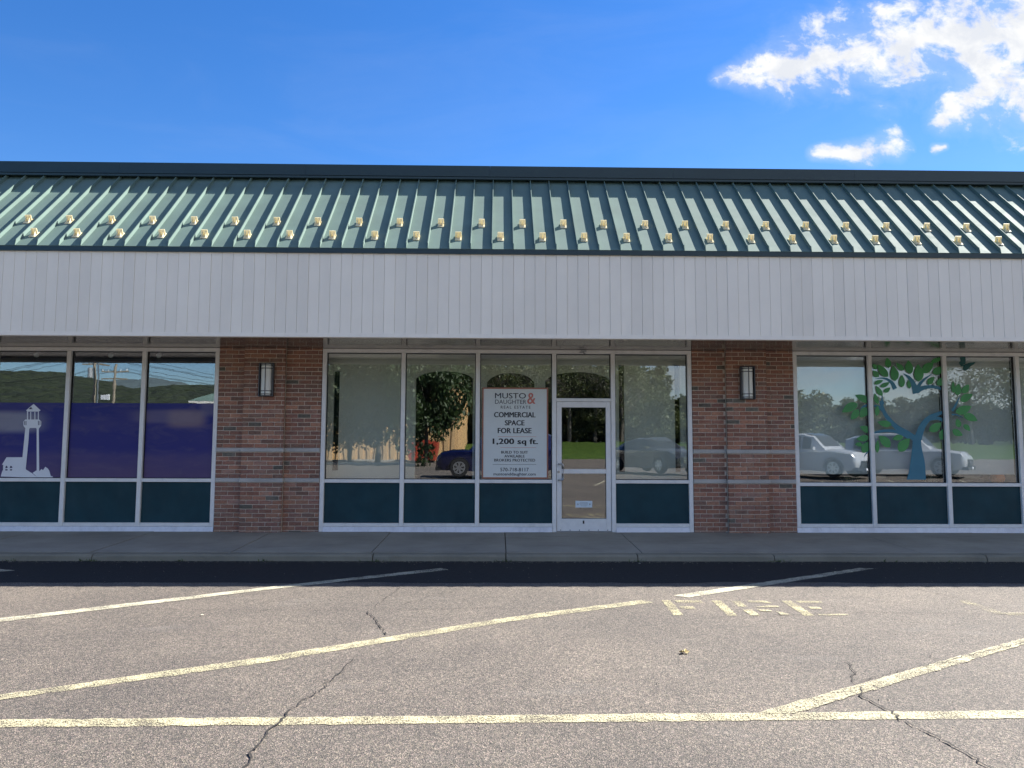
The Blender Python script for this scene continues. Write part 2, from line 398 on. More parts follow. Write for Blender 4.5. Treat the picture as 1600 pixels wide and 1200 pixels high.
class MB:
    """collects world-space geometry for one mesh"""
    def __init__(s): s.v = []; s.f = []; s.mi = []; s.cur = 0
    def add(s, vs, fs):
        k = len(s.v); s.v += [tuple(q) for q in vs]; s.f += [tuple(i+k for i in f) for f in fs]; s.mi += [s.cur]*len(fs); return s
    def box(s, x0, x1, y0, y1, z0, z1):
        return s.add([(x0,y0,z0),(x1,y0,z0),(x1,y1,z0),(x0,y1,z0),(x0,y0,z1),(x1,y0,z1),(x1,y1,z1),(x0,y1,z1)],
                     [(0,3,2,1),(4,5,6,7),(0,1,5,4),(1,2,6,5),(2,3,7,6),(3,0,4,7)])
    def bev(s, x0, x1, y0, y1, z0, z1, b):
        """box whose front (-Y) edges are chamfered"""
        return s.add([(x0,y0+b,z0),(x1,y0+b,z0),(x1,y1,z0),(x0,y1,z0),(x0,y0+b,z1),(x1,y0+b,z1),(x1,y1,z1),(x0,y1,z1),
                      (x0+b,y0,z0+b),(x1-b,y0,z0+b),(x1-b,y0,z1-b),(x0+b,y0,z1-b)],
                     [(0,3,2,1),(4,5,6,7),(1,2,6,5),(2,3,7,6),(3,0,4,7),(8,9,10,11),(0,1,9,8),(1,5,10,9),(5,4,11,10),(4,0,8,11)])
    def prism(s, poly, y0, y1):
        """polygon in XZ extruded along Y (y0 = front)"""
        n = len(poly); a = sum(poly[i][0]*poly[(i+1)%n][1]-poly[(i+1)%n][0]*poly[i][1] for i in range(n))
        if a < 0: poly = poly[::-1]
        vs = [(x,y0,z) for x,z in poly]+[(x,y1,z) for x,z in poly]
        fs = [tuple(range(n)), tuple(range(2*n-1,n-1,-1))]+[(i,i+n,(i+1)%n+n,(i+1)%n) for i in range(n)]
        return s.add(vs, fs)
    def slab(s, poly, z0, z1):
        """polygon in XY extruded in Z"""
        n = len(poly); a = sum(poly[i][0]*poly[(i+1)%n][1]-poly[(i+1)%n][0]*poly[i][1] for i in range(n))
        if a < 0: poly = poly[::-1]
        vs = [(x,y,z0) for x,y in poly]+[(x,y,z1) for x,y in poly]
        fs = [tuple(range(n-1,-1,-1)), tuple(range(n,2*n))]+[(i,(i+1)%n,(i+1)%n+n,i+n) for i in range(n)]
        return s.add(vs, fs)
    def sheet(s, poly, z):
        n = len(poly); a = sum(poly[i][0]*poly[(i+1)%n][1]-poly[(i+1)%n][0]*poly[i][1] for i in range(n))
        if a < 0: poly = poly[::-1]
        return s.add([(x,y,z) for x,y in poly], [tuple(range(n))])
    def tube(s, pts, rad, n=8, cap=True):
        pts = [Vector(p) for p in pts]; rads = rad if isinstance(rad, (list, tuple)) else [rad]*len(pts)
        vs = []; fs = []; ref = None
        for i, p in enumerate(pts):
            t = (pts[min(i+1, len(pts)-1)]-pts[max(i-1, 0)]).normalized()
            if ref is None: ref = Vector((0,0,1)) if abs(t.z) < .9 else Vector((1,0,0))
            a = t.cross(ref).normalized(); b = t.cross(a).normalized(); ref = -(b) if False else ref
            for k in range(n):
                an = 2*math.pi*k/n; vs.append(p+rads[i]*(math.cos(an)*a+math.sin(an)*b))
        for i in range(len(pts)-1):
            for k in range(n):
                fs.append((i*n+k, i*n+(k+1)%n, (i+1)*n+(k+1)%n, (i+1)*n+k))
        if cap: fs += [tuple(range(n-1,-1,-1)), tuple(range((len(pts)-1)*n, len(pts)*n))]
        return s.add(vs, fs)
    def mesh(s, name, mats, off=Vector((0,0,0)), smooth=False):
        me = bpy.data.meshes.new(name)
        me.from_pydata([(v[0]-off.x, v[1]-off.y, v[2]-off.z) for v in s.v], [], s.f)
        for m in (mats if isinstance(mats, (list, tuple)) else [mats]): me.materials.append(m)
        if any(s.mi): me.polygons.foreach_set('material_index', s.mi)
        if smooth:
            me.polygons.foreach_set('use_smooth', [True]*len(me.polygons))
        bm = bmesh.new(); bm.from_mesh(me); bmesh.ops.recalc_face_normals(bm, faces=bm.faces); bm.to_mesh(me); bm.free()
        me.update(); return me
    def obj(s, name, mats, parent=None, smooth=False, at=None):
        """link as ONE object; its origin stays at its parent (or at the point «at»)"""
        off = root_offset(parent); loc = Vector((0,0,0))
        if at is not None: loc = Vector(at)-off; off = Vector(at)
        o = bpy.data.objects.new(name, s.mesh(name, mats, off, smooth)); o.location = loc
        return link(o, parent)

def clone(o, loc, parent):
    c = o.copy(); c.location = Vector(loc)-root_offset(parent); COL.objects.link(c); c.parent = parent; return c

def part(name, me, loc, parent):
    o = bpy.data.objects.new(name, me); o.location = Vector(loc)-root_offset(parent); return link(o, parent)

def weighted(o, angle=35):
    for p in o.data.polygons: p.use_smooth = True
    try: o.data.set_sharp_from_angle(angle=R(angle))
    except Exception: pass
    return o

def copy_tree(o, loc=None, rz=None, parent=None, label=None):
    c = o.copy(); COL.objects.link(c)
    if parent is not None: c.parent = parent
    if loc is not None: c.location = loc
    if rz is not None: c.rotation_euler = (0, 0, rz)
    if label: c['label'] = label
    for ch in list(o.children): copy_tree(ch, parent=c)
    return c

# ---- measured outlines (metres, on the ground or on the window plane)
FIRE = {'F': [[(1.629, -4.778), (1.714, -4.778), (1.68, -5.458), (1.592, -5.478)], [(1.752, -4.778), (2.019, -4.778), (2.011, -4.898), (1.756, -4.898)], [(1.725, -5.082), (1.863, -5.082), (1.866, -5.2), (1.734, -5.185)]], 'I': [[(2.123, -4.795), (2.215, -4.795), (2.163, -5.492), (2.077, -5.499)]], 'R': [[(2.313, -4.819), (2.397, -4.819), (2.38, -5.082), (2.296, -5.09)], [(2.29, -5.229), (2.38, -5.229), (2.373, -5.492), (2.283, -5.479)], [(2.458, -4.803), (2.651, -4.819), (2.68, -4.937), (2.474, -4.898)], [(2.585, -5.052), (2.683, -5.068), (2.673, -5.127), (2.437, -5.127)], [(2.423, -5.215), (2.526, -5.244), (2.545, -5.315), (2.438, -5.314)], [(2.575, -5.315), (2.631, -5.384), (2.655, -5.493), (2.566, -5.479)]], 'E': [[(2.812, -4.811), (2.91, -4.811), (2.858, -5.493), (2.768, -5.493)], [(2.952, -4.811), (3.197, -4.827), (3.182, -4.922), (2.953, -4.914)], [(2.957, -5.098), (3.058, -5.12), (3.054, -5.201), (2.949, -5.193)], [(2.909, -5.439), (3.175, -5.419), (3.176, -5.48), (2.909, -5.493)]]}
LIGHTHOUSE = [[(-7.64, 2.083), (-7.526, 2.188), (-7.407, 2.084), (-7.442, 2.064), (-7.615, 2.063)], [(-7.624, 2.067), (-7.608, 2.067), (-7.6, 1.928), (-7.616, 1.927)], [(-7.572, 2.06), (-7.558, 2.06), (-7.55, 1.931), (-7.565, 1.931)], [(-7.505, 2.06), (-7.491, 2.06), (-7.483, 1.932), (-7.498, 1.932)], [(-7.45, 2.067), (-7.436, 2.067), (-7.428, 1.928), (-7.443, 1.928)], [(-7.672, 1.903), (-7.644, 1.936), (-7.423, 1.937), (-7.387, 1.904), (-7.387, 1.838), (-7.42, 1.787), (-7.452, 1.777), (-7.463, 1.799), (-7.564, 1.799), (-7.575, 1.777), (-7.629, 1.786), (-7.668, 1.834)], [(-7.635, 1.795), (-7.575, 1.795), (-7.573, 1.632), (-7.593, 1.134), (-7.627, 1.104), (-7.655, 1.308)], [(-7.454, 1.795), (-7.421, 1.795), (-7.376, 1.105), (-7.417, 1.123)], [(-7.907, 1.328), (-7.627, 1.329), (-7.59, 1.134), (-7.482, 1.069), (-7.393, 1.002), (-7.984, 1.02), (-7.958, 1.121), (-7.953, 1.205), (-7.974, 1.208)], [(-7.48, 1.079), (-7.414, 1.123), (-7.375, 1.105), (-7.343, 1.141), (-7.316, 1.123), (-7.283, 1.177), (-7.239, 1.147), (-7.213, 1.106), (-7.189, 1.032), (-7.156, 1.022), (-7.157, 1.001), (-7.39, 1.0)]]
LH_DARK = [[(-7.917, 1.151), (-7.91, 1.185), (-7.899, 1.193), (-7.886, 1.181), (-7.877, 1.157)], [(-7.846, 1.154), (-7.839, 1.185), (-7.827, 1.193), (-7.814, 1.181), (-7.804, 1.158)], [(-7.916, 1.137), (-7.878, 1.137), (-7.879, 1.116), (-7.912, 1.115)], [(-7.842, 1.137), (-7.807, 1.137), (-7.808, 1.116), (-7.839, 1.116)], [(-7.657, 1.909), (-7.647, 1.912), (-7.643, 1.843), (-7.653, 1.849)], [(-7.635, 1.912), (-7.625, 1.914), (-7.621, 1.843), (-7.631, 1.843)], [(-7.438, 1.915), (-7.427, 1.913), (-7.424, 1.844), (-7.434, 1.844)], [(-7.412, 1.913), (-7.402, 1.91), (-7.399, 1.85), (-7.408, 1.844)], [(-7.602, 2.103), (-7.56, 2.142), (-7.552, 2.118), (-7.531, 2.103)], [(-7.968, 1.193), (-7.955, 1.197), (-7.951, 1.121), (-7.963, 1.113)]]
LEAVES = [(6.47, 2.853, 6.447, 3.025, 0.106), (6.454, 2.705, 6.289, 2.911, 0.125), (6.57, 2.637, 6.545, 2.892, 0.14), (6.725, 2.815, 6.597, 2.942, 0.087), (6.674, 2.53, 6.688, 2.741, 0.096), (6.831, 2.756, 6.806, 2.983, 0.135), (6.964, 2.629, 6.962, 2.919, 0.159), (7.04, 2.777, 7.225, 2.946, 0.145), (7.207, 2.768, 7.39, 2.877, 0.125), (7.12, 2.581, 7.225, 2.709, 0.096), (7.268, 2.572, 7.412, 2.71, 0.116), (6.223, 2.586, 6.373, 2.646, 0.067), (6.32, 2.538, 6.481, 2.617, 0.072), (6.349, 2.391, 6.247, 2.557, 0.087), (6.376, 2.45, 6.487, 2.529, 0.072), (6.302, 2.704, 6.207, 2.812, 0.096), (6.272, 2.832, 6.206, 2.92, 0.077), (6.27, 2.254, 6.227, 2.43, 0.077), (6.243, 2.059, 6.26, 2.235, 0.077), (6.812, 2.511, 6.798, 2.658, 0.067), (7.186, 2.96, 7.377, 3.03, 0.077), (7.608, 2.405, 7.636, 2.598, 0.123), (7.685, 2.443, 7.805, 2.587, 0.11), (7.654, 2.306, 7.861, 2.425, 0.123), (7.558, 2.119, 7.832, 2.226, 0.141), (7.694, 2.082, 7.921, 1.984, 0.129), (7.609, 1.871, 7.578, 2.02, 0.098), (7.686, 1.921, 7.788, 1.816, 0.086), (7.495, 1.834, 7.665, 1.742, 0.11), (7.541, 2.442, 7.544, 2.642, 0.061), (5.936, 2.259, 5.666, 2.114, 0.142), (5.945, 2.163, 5.813, 1.995, 0.118), (6.114, 2.188, 5.964, 2.032, 0.142), (6.489, 1.915, 6.25, 1.959, 0.112), (6.124, 1.794, 5.959, 1.883, 0.106), (6.109, 1.711, 5.892, 1.674, 0.106), (5.996, 1.58, 5.865, 1.591, 0.071), (5.992, 1.45, 6.118, 1.64, 0.13), (6.451, 1.546, 6.266, 1.735, 0.148), (6.232, 1.45, 6.251, 1.664, 0.071), (6.674, 1.713, 6.492, 1.677, 0.095), (6.592, 1.475, 6.781, 1.69, 0.166), (7.111, 1.81, 7.323, 1.954, 0.136), (7.298, 1.668, 7.391, 1.871, 0.124), (6.133, 2.285, 5.9, 2.403, 0.118)]
BRANCHES = [[(6.864, 1.015, 0.313), (6.886, 1.157, 0.272), (6.898, 1.322, 0.231), (6.896, 1.559, 0.154), (6.903, 1.714, 0.14)], [(6.919, 1.678, 0.124), (6.96, 1.798, 0.112), (7.02, 1.917, 0.101), (7.121, 2.025, 0.083), (7.244, 2.085, 0.065), (7.416, 2.146, 0.035)], [(7.144, 2.007, 0.047), (7.253, 2.023, 0.053), (7.337, 1.996, 0.053), (7.406, 1.93, 0.035)], [(6.866, 1.69, 0.101), (6.737, 1.779, 0.089), (6.584, 1.867, 0.083), (6.456, 1.992, 0.073), (6.365, 2.141, 0.059), (6.323, 2.308, 0.047)], [(6.368, 2.255, 0.039), (6.346, 2.323, 0.027), (6.354, 2.401, 0.006)], [(6.392, 2.109, 0.058), (6.336, 2.167, 0.053), (6.274, 2.215, 0.043), (6.21, 2.225, 0.034)], [(6.794, 1.702, 0.083), (6.664, 1.767, 0.065), (6.521, 1.808, 0.053), (6.365, 1.811, 0.047), (6.232, 1.789, 0.035), (6.099, 1.758, 0.014)], [(6.57, 2.505, 0.077), (6.529, 2.598, 0.06), (6.453, 2.661, 0.04), (6.355, 2.685, 0.024), (6.246, 2.673, 0.006)], [(6.917, 2.433, 0.106), (6.888, 2.57, 0.087), (6.819, 2.688, 0.058), (6.723, 2.761, 0.008)], [(6.918, 2.453, 0.077), (6.982, 2.58, 0.053), (7.075, 2.674, 0.034), (7.197, 2.758, 0.008)], [(6.928, 2.472, 0.096), (7.029, 2.522, 0.067), (7.168, 2.547, 0.058), (7.296, 2.528, 0.048), (7.393, 2.484, 0.039)], [(7.509, 2.143, 0.043), (7.583, 2.262, 0.037), (7.645, 2.38, 0.01)], [(7.5, 2.088, 0.031), (7.581, 2.082, 0.022), (7.679, 2.039, 0.01)], [(6.14, 2.236, 0.047), (6.055, 2.223, 0.035), (5.981, 2.175, 0.009)], [(6.114, 1.509, 0.024), (6.051, 1.438, 0.017), (6.014, 1.39, 0.007)]]
BUTTERFLY = [[(7.677, 3.024), (7.704, 3.069), (7.74, 3.084), (7.766, 3.044), (7.771, 2.987), (7.761, 2.921), (7.733, 2.931), (7.685, 2.974)], [(7.761, 2.921), (7.822, 2.946), (7.93, 2.963), (7.91, 2.925), (7.845, 2.887), (7.794, 2.831), (7.747, 2.812), (7.716, 2.837), (7.732, 2.906)], [(7.658, 2.949), (7.685, 2.974), (7.74, 2.931), (7.731, 2.887), (7.693, 2.887)]]

# ------------------------------------------------------------------ ground
def ground_z(y):
    """the lot is level by the shops and climbs gently behind the camera"""
    pts = [(60, 0), (-9.5, 0), (-19, .42), (-40, .55), (-58, .66)]
    if y >= pts[0][0]: return 0
    for (a, za), (b, zb) in zip(pts, pts[1:]):
        if b <= y <= a: return za+(zb-za)*(a-y)/(a-b)
    return pts[-1][1]

KERB_Y, KERB_TOP, WALK_Z = -2.13, .085, .155
def build_ground():
    mb = MB(); xs = [-75, -30, -12, 0, 12, 30, 75]; ys = [KERB_Y+.02, -9.5, -14, -19, -30, -40, -58]
    for y in ys:
        for x in xs: mb.v.append((x, y, ground_z(y)))
    n = len(xs)
    for j in range(len(ys)-1):
        for i in range(n-1): mb.f.append((j*n+i, j*n+i+1, (j+1)*n+i+1, (j+1)*n+i)); mb.mi.append(0)
    lot = tag(mb.obj('parking_lot', M['asphalt']), kind='structure')
    e = MB(); e.sheet([(-1500, 1500), (1500, 1500), (1500, -3500), (-1500, -3500)], -.35)
    tag(e.obj('ground', M['grass_far']), kind='structure')
    # grass bank at the far side of the lot
    g = MB(); prof = [(-58, .64), (-59, .95), (-62, 1.5), (-68, 2.2), (-90, 2.6), (-240, 3.0)]
    gx = list(range(-120, 161, 4))
    rr = random.Random(3)
    for y, z in prof:
        for x in gx: g.v.append((x, y+rr.uniform(-.3, .3)*(y < -58), z+rr.uniform(-.15, .15)*(y < -58)))
    n = len(gx)
    for j in range(len(prof)-1):
        for i in range(n-1): g.f.append((j*n+i, j*n+i+1, (j+1)*n+i+1, (j+1)*n+i)); g.mi.append(0)
    tag(g.obj('grass_bank', M['grass'], smooth=True), kind='structure')
    return lot

LOT = build_ground()

def ragged(pts, amp=.005, step=.05, seed=1):
    rr = random.Random(seed); out = []
    for i, a in enumerate(pts):
        b = pts[(i+1) % len(pts)]; L = math.dist(a, b); n = max(1, int(L/step)) if L < 20 else 1
        for k in range(n):
            t = k/n; j = amp if k else 0
            out.append((a[0]+(b[0]-a[0])*t+rr.gauss(0, j), a[1]+(b[1]-a[1])*t+rr.gauss(0, j)))
    return out

def line_strip(pts, name='painted_line', m='paint_y', z=.004):
    """painted band: four corner points on the asphalt"""
    mb = MB(); mb.sheet(ragged(pts), z); return mb.obj(name, M[m], LOT)

def build_markings():
    line_strip([(-14, -8.09), (-2.7, -8.125), (3.03, -8.02), (14, -7.86), (14, -7.985), (2.98, -8.145), (-2.7, -8.247), (-14, -8.215)], m='paint_y')
    line_strip([(-4.9, -6.05), (-2.376, -3.99), (-.70, -2.72), (-.60, -2.86), (-2.30, -4.125), (-4.80, -6.20)], m='paint_w', z=.0045)
    line_strip([(-3.6, -8.085), (-1.69, -6.875), (.134, -5.535), (1.43, -4.765), (1.53, -4.89), (.145, -5.70), (-1.62, -7.01), (-3.42, -8.085)], m='paint_y')
    line_strip([(1.475, -8.052), (4.20, -6.325), (7.4, -4.30), (7.5, -4.44), (4.10, -6.50), (1.68, -8.066)], m='paint_y', z=.0065)
    line_strip([(1.80, -4.535), (4.60, -2.685), (4.76, -2.74), (1.93, -4.65)], m='paint_w', z=.0045)
    line_strip([(-8.6, -4.55), (-6.07, -2.84), (-5.83, -2.94), (-8.4, -4.72)], m='paint_w', z=.0045)
    line_strip([(4.58, -4.80), (4.69, -4.77), (4.66, -5.42), (4.55, -5.44)], m='paint_faded')
    line_strip([(4.66, -5.37), (5.2, -5.40), (5.2, -5.50), (4.62, -5.49)], m='paint_faded', z=.0065)
    for ch, polys in FIRE.items():
        mb = MB()
        for i, q in enumerate(polys): mb.sheet(ragged(q, .004, .04, i), .004+.0008*i)
        mb.obj('painted_letter', M['paint_letter'], LOT)
    # the rest of the bay lines in the lot behind the camera
    for k in range(-6, 9):
        x = k*2.75+.6; mb = MB(); y0, y1 = -14.5, -19.4
        mb.add([(x, y0, ground_z(y0)+.008), (x+.1, y0, ground_z(y0)+.008), (x+1.6, y1, ground_z(y1)+.008), (x+1.5, y1, ground_z(y1)+.008)], [(0, 1, 2, 3)])
        mb.obj('painted_line', M['paint_w'], LOT)

def crack(pts, w, seed=0, z=.0085):
    rr = random.Random(seed); P = []
    for (a, b) in zip(pts, pts[1:]):
        L = math.dist(a, b); n = max(2, int(L/.035))
        for i in range(n):
            t = i/n; P.append((a[0]+(b[0]-a[0])*t+rr.gauss(0, .009), a[1]+(b[1]-a[1])*t+rr.gauss(0, .009)))
    P.append(pts[-1]); mb = MB(); prev = None
    for i, p in enumerate(P):
        q = P[min(i+1, len(P)-1)]; o = P[max(i-1, 0)]
        dx, dy = q[0]-o[0], q[1]-o[1]; l = math.hypot(dx, dy) or 1
        hw = w*.33*rr.uniform(.4, 1.35)*(0.25 if i in (0, len(P)-1) else 1)
        k = len(mb.v); mb.v += [(p[0]-dy/l*hw, p[1]+dx/l*hw, z), (p[0]+dy/l*hw, p[1]-dx/l*hw, z)]
        if prev is not None: mb.f.append((prev, prev+1, k+1, k)); mb.mi.append(0)
        prev = k
    return mb.obj('crack', M['crack'], LOT)

def build_cracks():
    crack([(-1.19, -5.30), (-1.093, -5.553), (-1.015, -5.80), (-.887, -6.2)], .016, 1)
    crack([(-1.015, -6.9), (-1.035, -7.29), (-1.084, -7.63), (-1.167, -7.98)], .011, 2)
    crack([(-1.167, -7.98), (-1.178, -8.135), (-1.189, -8.28), (-1.191, -8.46), (-1.182, -8.62), (-1.15, -8.95)], .018, 3)
    crack([(2.47, -6.98), (2.393, -7.27), (2.306, -7.414), (2.29, -7.55)], .010, 4)
    crack([(2.29, -7.55), (2.209, -7.75), (2.225, -7.916), (2.239, -8.037), (2.236, -8.18), (2.275, -8.364), (2.294, -8.506), (2.312, -8.638), (2.30, -8.95)], .017, 5)
    crack([(-3.3, -5.2), (-2.2, -5.281), (-1.222, -5.226), (-.455, -5.198), (.14, -5.14), (1.2, -5.2)], .007, 6)
    crack([(1.9, -5.56), (2.443, -5.49), (3.367, -5.371), (3.944, -5.40), (4.776, -5.43), (6.5, -5.5)], .008, 7)
    crack([(2.30, -7.49), (2.75, -7.22), (3.15, -7.02), (3.45, -6.83), (3.85, -6.62), (4.3, -6.34)], .008, 8)
    crack([(3.15, -7.02), (3.12, -6.90), (3.19, -6.78)], .009, 9)
    crack([(-.98, -3.0), (-1.0, -3.6), (-1.05, -4.2), (-1.15, -5.1)], .008, 10)
    crack([(-.9, -5.0), (-.55, -4.35), (-.4, -4.3)], .007, 11)
    crack([(4.5, -4.1), (4.63, -4.6), (4.7, -4.77)], .008, 12)

def build_walk():
    walk = bpy.data.objects.new('sidewalk', None); link(walk); tag(walk, kind='structure')
    joints = [-13.2, -11.1, -9.2, -7.35, -5.45, -3.58, -1.70, .12, 1.97, 3.90, 5.80, 7.7, 9.6, 11.5, 13.4]
    rr = random.Random(5)
    for a, b in zip(joints, joints[1:]):
        g = .006; t = rr.uniform(-.004, .004)
        mb = MB(); x0, x1 = a+g, b-g; yk = KERB_Y+.20
        mb.add([(x0, yk, -.05), (x1, yk, -.05), (x1, .30, -.05), (x0, .30, -.05),
                (x0, yk+.006, KERB_TOP+.008), (x1, yk+.006, KERB_TOP+.008+t), (x1, .30, WALK_Z+.02+t), (x0, .30, WALK_Z+.02)],
               [(0,3,2,1),(4,5,6,7),(0,1,5,4),(1,2,6,5),(2,3,7,6),(3,0,4,7)])
        mb.obj('paving_slab', M['walk'], walk)
    kj = [-13.2, -9.9, -6.9, -5.35, -1.655, .115, 1.88, 3.72, 6.6, 9.7, 13.4]
    for a, b in zip(kj, kj[1:]):
        mb = MB(); n = max(4, int((b-a)/.25)); g = .007; prof = []
        for i in range(n+1):
            x = a+g+(b-a-2*g)*i/n; w = rr.uniform(-.006, .006); e = .02 if i in (0, n) else 0
            prof.append([(x, KERB_Y+w, -.05), (x, KERB_Y+.012+w+e*.5, KERB_TOP-.022-e*.6), (x, KERB_Y+.035+w+e, KERB_TOP-e*.2), (x, KERB_Y+.192, KERB_TOP+.004), (x, KERB_Y+.192, -.05)])
        for p in prof: mb.v += p
        for i in range(n):
            for k in range(4): mb.f.append((i*5+k, i*5+k+1, (i+1)*5+k+1, (i+1)*5+k)); mb.mi.append(0)
        for i in (0, n): mb.f.append(tuple(i*5+k for k in range(5))); mb.mi.append(0)
        mb.obj('kerbstone', M['kerb'], walk)

def build_grit():
    """loose grit swept against the kerb and thinly over the lot"""
    rr = random.Random(31); mb = MB()
    for k in range(2600):
        near = rr.random() < .62
        x = rr.uniform(-9, 9.5); y = KERB_Y-abs(rr.gauss(0, .07))-.012 if near else rr.uniform(-9.2, -2.2)
        q = rr.uniform(.003, .009)*(1 if near else .8); z = .001
        a = [rr.uniform(.6, 1.2)*q for _ in range(6)]
        mb.add([(x+a[0], y, z+.5*q), (x, y+a[1], z+.4*q), (x-a[2], y, z+.5*q), (x, y-a[3], z+.4*q), (x, y, z+a[4]*1.1), (x, y, z-.001)],
               [(0,1,4),(1,2,4),(2,3,4),(3,0,4),(1,0,5),(2,1,5),(3,2,5),(0,3,5)])
    tag(mb.obj('grit', M['kerb']), kind='stuff')
def build_dark_strip():
    """near-black strip laid over the lot along the kerb, with an uneven outer edge"""
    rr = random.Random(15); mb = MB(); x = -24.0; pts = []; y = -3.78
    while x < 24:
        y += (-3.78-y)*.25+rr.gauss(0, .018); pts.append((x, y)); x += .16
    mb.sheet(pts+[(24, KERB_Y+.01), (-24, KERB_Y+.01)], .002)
    tag(mb.obj('dark_strip', M['strip_black']), kind='structure')
def build_weeds():
    rr = random.Random(77); mb = MB()
    for cx in (-8.3, -7.1, -6.4, -5.36, -4.2, -3.1, -1.66, .11, 1.88, 3.73, 5.2, 6.1, 7.4, 7.9, 8.3):
        for k in range(rr.randrange(8, 26)):
            x = cx+rr.gauss(0, .09); y = KERB_Y-.008-abs(rr.gauss(0, .015)); h = rr.uniform(.012, .045); a = rr.uniform(0, 6.3)
            dx, dy = .006*math.cos(a), .006*math.sin(a); lx, ly = rr.gauss(0, .02), -abs(rr.gauss(0, .02))
            mb.add([(x-dx, y-dy, .001), (x+dx, y+dy, .001), (x+dx*.6+lx*.5, y+dy*.6+ly*.5, h*.7), (x+lx, y+ly, h)], [(0, 1, 2, 3)])
    tag(mb.obj('kerb_weeds', M['weed']), kind='stuff')
build_markings(); build_cracks(); build_walk(); build_grit(); build_weeds(); build_dark_strip()

# ------------------------------------------------------------------ the shop building
SHOP = thing('shop_building', 'long strip mall shop building with brick piers, white fascia and green seamed metal roof', 'shop building')
XL, XR = -12.9, 13.1
FY = -1.68                       # fascia face
HEAD, SILL, BASE = 3.085, .962, .268
SECTIONS = {                     # mullion centres (door bay is handled apart), sill offset
    'west': [-9.37, -8.165, -6.958, -5.746, -4.566],
    'middle': [-2.828, -1.546, -.330, .918, 1.882, 3.142],
    'east': [4.888, 6.136, 7.384, 8.60, 9.84, 11.05]}
MW = .034                        # half mullion width

TR = random.Random(21)
def tilt(o):
    o.rotation_euler = (TR.uniform(-.0007, .0007), 0, TR.uniform(-.0016, .0016)); return o

def storefront(key, sill, door=None):
    xs = SECTIONS[key]
    sf = MB(); x0, x1 = xs[0]-MW, xs[-1]+MW
    sf.bev(x0, x1, 0, .11, HEAD-.030, HEAD+.032, .004)                   # head rail carries the group
    S = sf.obj('storefront', M['alu'], SHOP)
    for i, x in enumerate(xs):
        jamb = i in (0, len(xs)-1) or (door is not None and i in (door, door+1))
        mb = MB(); mb.bev(x-MW, x+MW, -.003, .112, (WALK_Z+.004) if jamb and key == 'middle' else BASE-.025, HEAD-.031, .005)
        mb.obj('mullion', M['alu'], S)
    for i, (a, b) in enumerate(zip(xs, xs[1:])):
        l, r = a+MW+.0015, b-MW-.0015
        if i == door: continue
        mb = MB(); mb.bev(l, r, 0, .11, sill-.028, sill+.028, .004); mb.obj('sill_rail', M['alu'], S)
        mb = MB(); mb.bev(l, r, .001, .11, BASE-.026, BASE+.032, .004); mb.obj('bottom_rail', M['alu'], S)
        mb = MB(); mb.box(l+.008, r-.008, .060, .066, sill+.030, HEAD-.033); tilt(mb.obj('pane', M['glass'], S, at=((l+r)/2, .063, 2.0)))
        mb = MB()
        for (p, q, u, v) in ((l, l+.011, sill+.029, HEAD-.032), (r-.011, r, sill+.029, HEAD-.032)): mb.box(p, q, .044, .085, u, v)
        mb.box(l+.0115, r-.0115, .044, .085, HEAD-.043, HEAD-.032); mb.box(l+.0115, r-.0115, .044, .085, sill+.029, sill+.039)
        mb.obj('gasket', M['gasket'], S)
        mb = MB(); mb.box(l+.004, r-.004, .038, .052, BASE+.034, sill-.030); mb.obj('spandrel_panel', M['spandrel'], S)
    # bright sill flashing at the foot, in lengths
    spans = [(x0, x1)] if key != 'middle' else [(xs[0]+MW+.002, xs[3]-MW-.002), (xs[4]+MW+.002, xs[5]-MW-.002)]
    rr = random.Random(len(key))
    for a, b in spans:
        cuts = [a]+[a+(b-a)*t for t in ((.28,) if b-a > 2 else ())]+[b]
        if b-a > 5: cuts = [a, a+(b-a)*.42, a+(b-a)*.77, b]
        for p, q in zip(cuts, cuts[1:]):
            mb = MB(); t = rr.uniform(0, .004)
            mb.add([(p, -.022-t, WALK_Z+.006), (q-.003, -.022, WALK_Z+.006), (q-.003, .0, BASE-.028), (p, .0, BASE-.028),
                    (p, .05, WALK_Z+.006), (q-.003, .05, WALK_Z+.006), (q-.003, .05, BASE-.028), (p, .05, BASE-.028)],
                   [(0,1,2,3),(4,7,6,5),(0,4,5,1),(1,5,6,2),(2,6,7,3),(3,7,4,0)])
            mb.obj('sill_flashing', M['alu_flash'], S)
    return S

SF_W = storefront('west', SILL+.012)
SF_M = storefront('middle', SILL+.008, door=3)
SF_E = storefront('east', SILL-.026)

